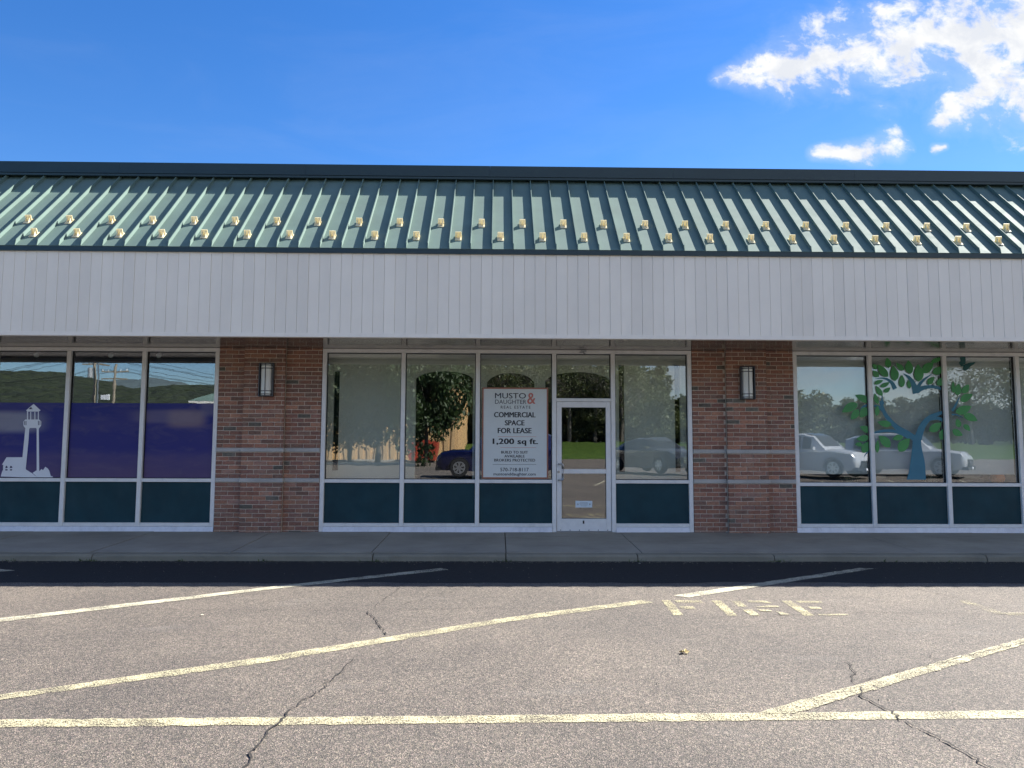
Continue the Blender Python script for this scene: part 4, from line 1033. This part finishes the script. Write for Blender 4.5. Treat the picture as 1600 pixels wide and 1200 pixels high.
def build_shades():
    xs = SECTIONS['east']
    nm = ['pale roller shade lowered behind the glass next to the brick pier', 'pale roller shade lowered behind the teal trunk and leaves', 'pale roller shade lowered behind the butterfly pane', 'pale roller shade lowered in the fourth east pane', 'pale roller shade lowered in the far right pane']
    for i, (a, b) in enumerate(zip(xs, xs[1:])):
        t = thing('roller_shade', nm[i], 'roller shade', ((a+b)/2, .17, 1.1), 'roller shades in the east windows')
        mb = MB(); n = 12; x0, x1 = a+.02, b-.02
        rr = random.Random(i); z1 = 3.06; z0 = 1.118
        for k in range(n+1):
            x = x0+(x1-x0)*k/n; yy = .172+.003*math.sin(k*1.1+i)
            mb.v += [(x, yy, z0), (x, yy, z1), (x, yy+.0025, z0), (x, yy+.0025, z1)]
        for k in range(n):
            q = 4*k; mb.f += [(q, q+4, q+5, q+1), (q+2, q+3, q+7, q+6), (q, q+2, q+6, q+4), (q+1, q+5, q+7, q+3)]; mb.mi += [0]*4
        mb.obj('fabric', M['shade'], t, smooth=False)
        mb = MB(); mb.box(x0, x1, .166, .182, 1.100, 1.1175); mb.obj('bottom_bar', M['siding_trim'], t)
    # things on the ledge
    px, pz = 8.345, .946
    t = thing('pumpkin', 'orange ribbed pumpkin on the ledge under the butterfly window shade', 'pumpkin', (px, .26, pz))
    mb = MB(); n, m = 30, 9
    for j in range(m+1):
        ph = math.pi*j/m
        for i in range(n):
            th = 2*math.pi*i/n; r = .115*(math.sin(ph)**.8 if 0 < j < m else 0)*(1-.07*abs(math.cos(5*th)))
            mb.v.append((px+r*math.cos(th), .26+r*math.sin(th), pz+.094-.094*math.cos(ph)))
    for j in range(m):
        for i in range(n): mb.f.append((j*n+i, j*n+(i+1) % n, (j+1)*n+(i+1) % n, (j+1)*n+i)); mb.mi.append(0)
    mb.obj('fruit', M['pumpkin'], t, smooth=True)
    mb = MB(); mb.tube([(px, .26, pz+.183), (px+.005, .26, pz+.215), (px+.02, .26, pz+.235)], [.016, .011, .010], 8); mb.obj('stalk', M['stem'], t)
    for j, (cx, lab) in enumerate(((5.82, 'tuft of dried grass on the ledge at the pane next to the brick pier'), (7.22, 'tuft of dried grass on the ledge right of the teal trunk'))):
        rr = random.Random(40+j); t = thing('dried_grass', lab, 'dried grass', (cx, .22, .946), 'dried grass tufts on the window ledge')
        mb = MB()
        for k in range(26):
            x = cx+rr.gauss(0, .06); lean = rr.gauss(0, .12); h = rr.uniform(.12, .2)
            mb.tube([(x, .22+rr.gauss(0, .02), .947), (x+lean*.4, .21, .947+h*.6), (x+lean, .20, .947+h)], [.0025, .002, .001], 4)
        mb.obj('stems', M['straw'], t)
        mb = MB(); mb.tube([(cx, .23, .946), (cx, .23, .972)], [.06, .07], 14); mb.obj('dish', M['wall_dark'], t)
    for j, (cx, w, lab) in enumerate(((6.35, .30, 'low dark book stack on the ledge left of the teal trunk'), (7.90, .36, 'low dark box on the ledge beside the orange pumpkin'))):
        t = thing('ledge_box', lab, 'box', (cx, .27, .946), 'dark boxes on the window ledge')
        mb = MB(); mb.bev(cx-w/2, cx+w/2, .20, .36, .947, 1.03, .006); mb.obj('lower_box', M['bark'], t)
        mb = MB(); mb.bev(cx-w/2+.03, cx+w/2-.05, .21, .35, 1.031, 1.075, .006); mb.obj('upper_box', M['wood'], t)
build_shades()

def build_leaf():
    o = MB(); cx, cy = 1.373, -6.763; n = 18; pts = []
    for i in range(n):
        a = 2*math.pi*i/n; r = .042*(1 if i % 3 == 0 else (.55 if i % 3 == 1 else .62)); pts.append((cx+r*math.cos(a), cy+r*math.sin(a), .016+.012*math.sin(a*2)))
    o.v = pts+[(cx, cy, .010)]+[(p[0], p[1], p[2]-.0012) for p in pts]+[(cx, cy, .0085)]; o.f = [(i, (i+1) % n, n) for i in range(n)]+[(n+1+(i+1) % n, n+1+i, 2*n+1) for i in range(n)]; o.mi = [0]*len(o.f)
    tag(o.obj('fallen_leaf', mat('dry_leaf', (.62, .48, .22), .7, var=.25, vscale=60)), 'dry curled tan leaf lying on the asphalt in front of the fire lane letters', 'fallen leaf')
    rr = random.Random(4)
    spots = [(-2.62, -5.48, 'tiny pale leaf scrap on the asphalt near the upper left parking line'), (4.12, -3.05, 'tiny pale leaf scrap in the building shade beside the right parking line'), (1.86, -2.35, 'tiny leaf scrap at the kerb foot near the door')]
    for x, y, lab in spots:
        o = MB(); a = rr.uniform(0, 3); r = .02
        q = [(x+r*math.cos(a+k*1.26)*(1 if k % 2 else .6), y+r*math.sin(a+k*1.26)*(1 if k % 2 else .6)) for k in range(5)]
        o.slab(q, .009, .013); tag(o.obj('leaf_scrap', mat('pale_leaf', (.6, .55, .4), .7)), lab, 'leaf', 'leaf scraps on the asphalt')
build_leaf()

# ------------------------------------------------------------------ the far side of the lot (seen mirrored in the glass)
def leaf_cloud(center, rad, nclump, nleaf, size, seed, squash=.85, hollow=.35, drop=0.0):
    r = np.random.RandomState(seed)
    d = r.normal(size=(nclump, 3)); d /= np.linalg.norm(d, axis=1)[:, None]
    rr = (hollow+(1-hollow)*r.rand(nclump)**.6)*(.82+.3*r.rand(nclump))
    cc = d*rr[:, None]*np.array(rad); cc[:, 2] *= squash
    keep = r.rand(nclump) > drop; cc = cc[keep]
    k = len(cc); cs = (.16+.12*r.rand(k))*min(rad)
    off = r.normal(size=(k, nleaf, 3)); off *= (r.rand(k, nleaf, 1)**.4)/np.linalg.norm(off, axis=2)[:, :, None]
    P = (cc[:, None]+off*cs[:, None, None]*np.array([1.2, 1.2, .8])).reshape(-1, 3)+np.array(center)
    n = len(P); a = r.normal(size=(n, 3)); a /= np.linalg.norm(a, axis=1)[:, None]
    b = np.cross(a, r.normal(size=(n, 3))); b /= np.linalg.norm(b, axis=1)[:, None]
    s = size*(.6+.8*r.rand(n, 1)); a = a*s; b = b*s*.6
    V = np.stack([P-a, P-b*.9, P+a, P+b*.9], 1).reshape(-1, 3)
    return V, n

def fast_quads(name, V, n, m):
    me = bpy.data.meshes.new(name); me.vertices.add(4*n); me.vertices.foreach_set('co', V.ravel())
    me.loops.add(4*n); me.loops.foreach_set('vertex_index', np.arange(4*n, dtype=np.int32))
    me.polygons.add(n); me.polygons.foreach_set('loop_start', np.arange(0, 4*n, 4, dtype=np.int32)); me.polygons.foreach_set('loop_total', np.full(n, 4, dtype=np.int32))
    me.materials.append(m); me.update(calc_edges=True); return me

def limbs(h, spread, seed, n=9, r0=.16, twigs=0):
    rr = random.Random(seed); mb = MB()
    mb.tube([(0, 0, -.3), (.03, .02, h*.25), (-.05, .03, h*.5), (.06, -.04, h*.82)], [r0*1.25, r0, r0*.75, r0*.2], 8)
    ends = []
    for i in range(n):
        a = 2*math.pi*i/n+rr.uniform(-.4, .4); z = h*rr.uniform(.28, .62); L = spread*rr.uniform(.6, 1)
        p0 = Vector((0, 0, z)); p1 = p0+Vector((math.cos(a)*L*.45, math.sin(a)*L*.45, L*.35)); p2 = p0+Vector((math.cos(a)*L, math.sin(a)*L, L*rr.uniform(.5, .95)))
        mb.tube([p0, p1, p2], [r0*.42, r0*.26, r0*.06], 5); ends += [(p1, p2)]
    for k in range(twigs):
        p1, p2 = rr.choice(ends); t = rr.uniform(-.6, 1); q = p1.lerp(p2, t)
        v = Vector((rr.gauss(0, 1), rr.gauss(0, 1), rr.gauss(.8, .6))).normalized()*rr.uniform(.5, 1.5)
        mb.tube([q, q+v*.5+Vector((0, 0, .05)), q+v], [.028, .018, .008], 3, cap=False)
    return mb

def build_tree(name, label, kind, seed, leafm, barkm='bark', group=None):
    t = thing(name, label, 'tree', (0, 0, 0), group)
    if kind == 'shade':        # round-headed lot tree
        limbs(6.0, 2.7, seed).obj('trunk', M[barkm], t)
        V, n = leaf_cloud((0, 0, 4.5), (3.7, 3.3, 4.1), 190, 70, .15, seed, .98, .25); me = fast_quads('crown', V, n, M[leafm])
    elif kind == 'bare':       # thin foliage, many visible branches
        limbs(9.5, 4.4, seed, 16, .2, 260).obj('trunk', M[barkm], t)
        V, n = leaf_cloud((0, 0, 7.0), (4.6, 4.2, 5.0), 120, 26, .13, seed, .95, .25); me = fast_quads('crown', V, n, M[leafm])
    else:                      # bushy hedge-row tree
        limbs(4.6, 2.4, seed, 8, .13).obj('trunk', M[barkm], t)
        V, n = leaf_cloud((0, 0, 2.9), (3.1, 2.7, 3.0), 130, 60, .17, seed, 1.0, .25); me = fast_quads('crown', V, n, M[leafm])
    link(bpy.data.objects.new('crown', me), t)
    return t

def build_trees():
    A = build_tree('shade_tree', 'round leafy shade tree in front of the tan metal building', 'shade', 1, 'leaf_c', group='shade trees in the lot island')
    A.location = (-8.05, -39, .54); A.scale = (.95, .95, 1.15)
    B = copy_tree(A, (-10.6, -42.5, .55), 2.0, label='leafy shade tree standing behind and left of the round shade tree'); B.scale = (.9, .9, 1.1)
    C = build_tree('shade_tree', 'dense dark shade tree nearest the blue car', 'shade', 5, 'leaf_a', group='shade trees in the lot island')
    C.location = (-4.35, -34, .5); C.scale = (.72, .72, 1.18)
    bares = []
    D = build_tree('bare_tree', 'tall thin-leaved tree with bare branches behind the grass bank facing the door', 'bare', 8, 'leaf_b', 'twig', 'thin-leaved trees behind the grass bank')
    D.location = (4.0, -70, 2.1)
    for i, (x, y, s, rz) in enumerate(((-3.5, -73, .95, 1), (.5, -72, 1.02, 2.2), (7.8, -71, 1.0, 3.1), (10.8, -73, 1.08, 4.2), (13.2, -70, .92, 5.0), (-7.5, -74, 1.0, .4), (-12, -73, 1.05, 2.9), (52, -71, 1.05, 1.2), (57, -70, 1.15, 2.0), (61, -72, 1.2, .2))):
        o = copy_tree(D, (x, y, 2.1), rz, label='thin-leaved bare-branched tree in the row behind the grass bank'); o.scale = (s, s, s)
    D['label'] = 'thin-leaved bare-branched tree in the row behind the grass bank'
    H = build_tree('hedge_tree', 'bushy green tree in the hedge row behind the grass bank', 'hedge', 12, 'leaf_b', group='hedge row trees behind the grass bank')
    H.location = (17, -72, 2.1)
    rr = random.Random(9); 
    for i in range(30):
        x = -24+i*2.75+rr.uniform(-.6, .6); s = rr.uniform(.84, 1.08)
        if 29 < x < 38: s *= 1.22
        o = copy_tree(H, (x, -74-rr.uniform(0, 4), 2.0), rr.uniform(0, 6)); o.scale = (s*1.15, s*1.15, s)
    for i in range(12):
        x = -9+i*2.4; o = copy_tree(H, (x, -77-rr.uniform(0, 3), 2.0), rr.uniform(0, 6)); o.scale = (1.4, 1.4, 1.75)
build_trees()

def build_hills():
    def ridge(name, x0, x1, y0, y1, nx, ny, hfun, bump, m, seed):
        r = np.random.RandomState(seed); mb = MB()
        for j in range(ny+1):
            t = j/ny
            for i in range(nx+1):
                x = x0+(x1-x0)*i/nx; h = hfun(x)*(1-(1-t)**1.8)
                mb.v.append((x+r.uniform(-1, 1)*bump*.6, y0+(y1-y0)*t+r.uniform(-1, 1)*bump, h+r.uniform(-1, 1)*bump*.75*(t > 0)))
        n = nx+1
        for j in range(ny):
            for i in range(nx): mb.f.append((j*n+i, j*n+i+1, (j+1)*n+i+1, (j+1)*n+i)); mb.mi.append(0)
        return mb.obj(name, M[m])
    o = ridge('wooded_hill', -900, 700, -330, -620, 420, 70, lambda x: 60+5*math.sin(x*.012+1)+3*math.sin(x*.05)-(x+400)*.055*(x > -400)*.8, 1.3, 'hill', 2); tag(o, kind='structure')
    o = ridge('far_ridge', -3600, 2200, -2000, -2700, 240, 14, lambda x: max(4, (256-(x+1680)*.060+9*math.sin(x*.009)+7*math.sin(x*.021+1))*min(1, max(0, (-x-500)/400.))), 7, 'far_hill', 4); tag(o, kind='structure')
build_hills()

def build_tan_building():
    t = thing('metal_building', 'tan corrugated metal warehouse with pale eave trim across the lot', 'warehouse', (-9, -52, .6))
    x0, x1, y1, y0, z0, z1 = -17.5, -3.35, -50, -78, .5, 7.3
    mb = MB(); mb.box(x0, x1, y0, y1, z0, z1-.3); mb.obj('wall', M['tan'], t)
    k = 0
    y = y1-.2
    mb = MB(); mb.box(-.01, .07, -.16, .16, 0, z1-.32-z0); rib = mb.mesh('wall_rib', M['tan'])
    while y > y1-20: part('wall_rib', rib, (x1, y, z0), t); y -= .62
    mb = MB(); mb.box(-.16, .16, -.01, .07, 0, z1-.32-z0); rib2 = mb.mesh('wall_rib', M['tan'])
    x = x1-.3
    while x > x0: part('wall_rib', rib2, (x, y1, z0), t); x -= .62
    mb = MB(); mb.box(x0-.15, x1+.15, y0, y1+.15, z1-.29, z1); mb.obj('eave_trim', M['tan_trim'], t)
    mb = MB(); mb.add([(x0-.15, y1+.1, z1+.01), (x1+.1, y1+.1, z1+.01), (x1+.1, y0, z1+.01), (x0-.15, y0, z1+.01), ((x0+x1)/2, y1+.1, z1+1.2), ((x0+x1)/2, y0, z1+1.2)], [(0,1,4),(1,2,5,4),(2,3,5),(3,0,4,5)]); mb.obj('roof', M['tan_trim'], t)
    d = thing('dumpster', 'orange-red steel dumpster beside the tan metal warehouse', 'dumpster', (-5.2, -44, .57))
    mb = MB(); mb.prism([(-6.4, .75), (-4.55, .75), (-4.35, 2.05), (-5.3, 2.3), (-6.6, 2.0)], -45, -43.2); mb.obj('bin', M['red'], d)
    for x in (-6.0, -5.45, -4.9):
        mb = MB(); mb.box(x-.05, x+.05, -43.19, -43.12, .8, 1.95); mb.obj('rib', M['red'], d)
    mb = MB(); mb.box(-6.3, -4.7, -44.9, -43.3, .56, .74); mb.obj('skid', M['car_trim'], d)
    b = thing('green_roof_building', 'low shop wing with green metal roof across the lot', 'building', (-14, -31, .45))
    mb = MB(); mb.box(-17.2, -13.2, -36, -31.0, .4, 3.99); mb.obj('wall', M['siding'], b)
    mb = MB(); mb.box(-17.4, -13.1, -36, -30.85, 4.0, 4.12); mb.obj('eave_trim', M['siding_trim'], b)
    mb = MB(); mb.add([(-17.4, -30.85, 4.13), (-13.1, -30.85, 4.13), (-13.1, -36, 4.13), (-17.4, -36, 4.13), (-14.6, -32.5, 5.3), (-13.2, -32.5, 5.3), (-13.2, -35, 5.3), (-14.6, -35, 5.3)], [(0,1,5,4),(1,2,6,5),(2,3,7,6),(3,0,4,7),(4,5,6,7)]); mb.obj('roof', M['roof'], b)
    k = MB(); k.box(-12.5, -5.2, -36.2, -35.7, .45, .66); k.box(-12.5, -5.2, -46, -45.6, .5, .70)
    tag(k.obj('island_kerb', M['concrete_pale']), kind='structure')
build_tan_building()

def build_poles():
    spec = [(-36.73, -58, 10.6, 'weathered utility pole with transformer can, the taller of the two'), (-35.2, -58.5, 9.3, 'weathered utility pole with long cross arm, right of the taller pole')]
    for i, (x, y, h, lab) in enumerate(spec):
        t = thing('utility_pole', lab, 'utility pole', (x, y, 1.0), 'utility poles beyond the lot')
        mb = MB(); mb.tube([(x, y, .6), (x+.1*i, y, h)], [.16, .11], 10); mb.obj('pole', M['wood'], t)
        for z in (h-.75, h-1.45)[:2]:
            mb = MB(); mb.box(x-1.2, x+1.3, y-.05, y+.05, z-.06, z+.06); mb.obj('cross_arm', M['wood'], t)
        for k in (-1.1, -.6, .6, 1.15):
            mb = MB(); mb.tube([(x+k, y, h-.69), (x+k, y, h-.50)], [.045, .03], 6); mb.obj('insulator', M['white_vinyl'], t)
        if i == 0:
            mb = MB(); mb.tube([(x-.35, y+.1, h-2.7), (x-.35, y+.1, h-1.8)], [.22, .22], 12); mb.obj('transformer', M['grey_steel'], t)
        for k in (-1.1, -.6, 1.15):
            mb = MB()
            for sx, ex, ez in ((x+k, x+k-30, 8.0), (x+k, x+k+30, 7.2)):
                pts = [(sx+(ex-sx)*q/10, y+(-6*q/10), h-.5+(ez-h+.5)*q/10-1.1*math.sin(math.pi*q/10)) for q in range(11)]
                mb.tube(pts, .018, 3, cap=False)
            mb.obj('wire', M['car_trim'], t)
    t = thing('metal_mast', 'slim pale metal mast with white boxes between the utility poles', 'mast', (-35.9, -57.6, .9))
    mb = MB(); mb.tube([(-36.2, -57.6, .6), (-36.2, -57.6, 9.3)], .07, 8); mb.obj('mast', M['steel'], t)
    for k in range(3):
        mb = MB(); mb.box(-35.75+.28*k-.12, -35.75+.28*k+.1, -57.7, -57.5, 5.9, 6.35); mb.obj('meter_box', M['white_vinyl'], t)
build_poles()

# ---- parked cars
def build_car(name, label, cat, paint, L=4.6, W=1.84, H=1.46, kind='sedan'):
    t = thing(name, label, cat, (0, 0, 0), 'cars parked behind the photographer')
    # stations along x (front = +x): x, lower z, belt z, top z, half width, top half width
    if kind == 'sedan':
        st = [(-.50,.42,.74,.76,.78,.70),(-.47,.26,.92,.96,.90,.78),(-.36,.20,.98,1.02,.97,.80),(-.24,.20,.96,1.30,.99,.66),(-.10,.20,.95,1.445,1.0,.62),(.05,.20,.94,1.46,1.0,.62),(.16,.20,.94,1.30,1.0,.66),(.26,.20,.93,.98,.99,.80),(.42,.20,.86,.88,.95,.78),(.48,.26,.74,.76,.86,.70),(.50,.40,.62,.64,.76,.64)]
    else:
        st = [(-.50,.46,1.02,1.30,.82,.66),(-.485,.30,1.06,1.55,.92,.68),(-.42,.26,1.06,1.68,.98,.70),(-.20,.24,1.05,1.74,1.0,.71),(.02,.24,1.04,1.74,1.0,.71),(.12,.24,1.04,1.64,1.0,.73),(.235,.24,1.05,1.10,1.0,.84),(.36,.24,1.02,1.06,.98,.84),(.46,.28,.94,.98,.93,.80),(.49,.36,.80,.84,.86,.74),(.50,.48,.70,.74,.80,.70)]
    hs = H/(1.46 if kind == 'sedan' else 1.74)
    mb = MB(); n = 12
    for x, zl, zb, zt, hw, tw in st:
        X = x*L; w = hw*W/2; u = tw*W/2; zl, zb, zt = zl*hs, zb*hs, zt*hs; zm = (zl+zb)/2
        half = [(w*.90, zl), (w, zm*.9), (w*.995, zb-.05), (w*.95, zb), (u+(w*.93-u)*.08, zt-.05), (u*.82, zt)]
        ring = half+[(-a, z) for a, z in half[::-1]]
        mb.v += [(X, a, z) for a, z in ring]
    m = len(st)
    for i in range(m-1):
        for k in range(n): mb.f.append((i*n+k, i*n+(k+1) % n, (i+1)*n+(k+1) % n, (i+1)*n+k)); mb.mi.append(0)
    mb.f += [tuple(range(n)), tuple(range((m-1)*n, m*n))]; mb.mi += [0, 0]
    weighted(mb.obj('body', M[paint], t), 32)
    # windows: slightly proud plates following the loft
    def P(i, side, z, out=.012):
        x, zl, zb, zt, hw, tw = st[i]; w = hw*W/2*.95; u = (tw+(hw*.93-tw)*.08)*W/2; zb, zt = zb*hs, zt*hs-.05
        f = (z*1.0); y = w+(u-w)*f; return Vector((x*L, side*(y+out), zb+(zt-zb)*f))
    def plate(q, nm, m_, th=.012):
        q = [Vector(p) for p in q]; nn = (q[1]-q[0]).cross(q[2]-q[0]).normalized()*th
        b = MB(); k = len(q); b.v = [tuple(p) for p in q]+[tuple(p-nn) for p in q]
        b.f = [tuple(range(k)), tuple(range(2*k-1, k-1, -1))]+[(i, (i+1) % k, (i+1) % k+k, i+k) for i in range(k)]; b.mi = [0]*len(b.f)
        return b.obj(nm, M[m_], t)
    if kind == 'sedan': sides = [(2.9, 4), (4, 5), (5, 6.2)]; sides = [(3, 4), (4, 5), (5, 6)]; ws = (6, 7, 5); rw = (3, 2, 4)
    else: sides = [(2, 3), (3, 4), (4, 5)]; ws = (5, 6, 5); rw = None
    for s in (-1, 1):
        for a, b in sides:
            plate([P(a, s, .12)+Vector((.05, 0, 0)), P(b, s, .12)-Vector((.05, 0, 0)), P(b, s, .9)-Vector((.05, 0, 0)), P(a, s, .9)+Vector((.05, 0, 0))], 'side_window', 'car_glass')
    i0, i1 = (6, 7) if kind == 'sedan' else (5, 6)
    def top(i, fy, dz=.012):
        x, zl, zb, zt, hw, tw = st[i]; return Vector((x*L+.02, fy*tw*W/2*.82, zt*hs+dz))
    j0 = i0-1
    plate([top(j0, -1)+Vector((.05, 0, 0)), top(j0, 1)+Vector((.05, 0, 0)), top(i0, 1), top(i0, -1)], 'windshield', 'car_glass')
    plate([top(i0, -1)+Vector((.0, 0, 0)), top(i0, 1), top(i1, 1)-Vector((.06, 0, 0)), top(i1, -1)-Vector((.06, 0, 0))], 'windshield', 'car_glass')
    # wheels
    wr = .33 if kind == 'sedan' else .37
    for sx in (-.305, .315):
        for s in (-1, 1):
            cx, cy = sx*L, s*(W/2-.10)
            b = MB(); b.tube([(cx, cy-.11, wr), (cx, cy-.085, wr), (cx, cy+.085, wr), (cx, cy+.11, wr)], [wr*.93, wr, wr, wr*.93], 24); wh = weighted(b.obj('wheel', M['tyre'], t))
            b = MB(); yy = cy+s*.112
            b.tube([(cx, yy-s*.03, wr), (cx, yy+s*.004, wr)], [wr*.66, wr*.66], 24)
            b.obj('rim', M['rim'], wh)
            for k in range(7):
                an = 2*math.pi*k/7; b = MB(); c, sn = math.cos(an+.22), math.sin(an+.22); yb = yy+s*.0045
                q = [(cx+.10*c-.03*sn, yb, wr+.10*sn+.03*c), (cx+.2*c-.055*sn, yb, wr+.2*sn+.055*c), (cx+.2*c+.02*sn, yb, wr+.2*sn-.02*c), (cx+.10*c+.01*sn, yb, wr+.10*sn-.01*c)]
                q2 = [(x_, yb+s*.002, z_) for x_, y_, z_ in q]
                b.add(q+q2, [(0,1,2,3),(7,6,5,4),(0,4,5,1),(1,5,6,2),(2,6,7,3),(3,7,4,0)]); b.obj('rim_slot', M['car_trim'], wh)
            b = MB(); nn = 14; ra = wr*1.13; y0_, y1_ = sorted((cy+s*.02, cy+s*.118))
            arcs = [(cx+ra*math.cos(math.pi*i/nn), wr+ra*math.sin(math.pi*i/nn)) for i in range(nn+1)]; arcs2 = [(cx+ra*.95*math.cos(math.pi*i/nn), wr+ra*.95*math.sin(math.pi*i/nn)) for i in range(nn, -1, -1)]
            b.prism(arcs+arcs2, y0_, y1_); b.obj('wheel_arch', M['car_trim'], t)
    x, zl, zb, zt, hw, tw = st[-2]
    for s in (-1, 1):
        b = MB(); xx = .47*L; b.add([(xx+.045, s*W*.25, zb*hs-.10), (xx+.045, s*W*.25, zb*hs-.0), (xx-.10, s*W*.445, zb*hs+.03), (xx-.10, s*W*.445, zb*hs-.09), (xx+.0, s*W*.25, zb*hs-.10), (xx+.0, s*W*.25, zb*hs-.0), (xx-.2, s*W*.43, zb*hs+.03), (xx-.2, s*W*.43, zb*hs-.09)], [(0,1,2,3),(7,6,5,4),(0,4,5,1),(1,5,6,2),(2,6,7,3),(3,7,4,0)]); b.obj('headlight', M['headlamp'], t)
        b = MB(); b.box(-.502*L, -.47*L, min(s*W*.26, s*W*.41), max(s*W*.26, s*W*.41), st[1][2]*hs-.18, st[1][2]*hs-.02); b.obj('tail_light', M['tail'], t)
        b = MB(); xm = .17*L if kind == 'sedan' else .15*L; b.box(xm-.06, xm+.06, min(s*(W/2-.02), s*(W/2+.17)), max(s*(W/2-.02), s*(W/2+.17)), st[5][2]*hs+.02, st[5][2]*hs+.16); b.obj('mirror', M[paint], t)
    b = MB(); b.box(.485*L, .508*L, -W*.23, W*.23, .42*hs, .66*hs); b.obj('grille', M['car_trim'], t)
    for k in range(3): b = MB(); b.box(.5085*L, .513*L, -W*.21, W*.21, (.46+.07*k)*hs, (.48+.07*k)*hs); b.obj('grille_bar', M['chrome'], t)
    b = MB(); b.box(.44*L, .514*L, -W*.42, W*.42, .27*hs, .40*hs); b.obj('bumper', M['car_trim'], t)
    b = MB(); b.box(.5145*L, .518*L, -.15, .15, .30*hs, .38*hs); b.obj('number_plate', M['white_vinyl'], t)
    return t

def build_cars():
    c = build_car('parked_car', 'dark blue sport utility car parked side-on behind the photographer', 'car', 'car_blue', 4.75, 1.9, 1.74, 'suv')
    c.location = (-.05, -18.6, ground_z(-18.6)+.02); c.rotation_euler = (0, 0, math.pi-.03)
    c = build_car('parked_car', 'dark grey sedan parked nose towards the shops', 'car', 'car_black', 4.7, 1.84, 1.50, 'sedan')
    c.location = (6.75, -21, ground_z(-21)+.08); c.rotation_euler = (0, 0, R(62))
    w = build_car('parked_car', 'white sport utility car parked at an angle, the one closer to the grey sedan', 'car', 'car_white', 4.7, 1.9, 1.76, 'suv')
    w.location = (13.0, -19.4, ground_z(-19.4)+.02); w.rotation_euler = (0, 0, R(52))
    v = copy_tree(w, (17.2, -19.6, ground_z(-19.6)+.02), R(40), label='white sport utility car parked at an angle, the one farther from the grey sedan')
build_cars()

# nothing is left without a mesh normal pass; report size for the log
print('objects', len(bpy.data.objects), 'tris', sum(len(o.data.loop_triangles) if False else len(o.data.polygons) for o in bpy.data.objects if o.type == 'MESH'))
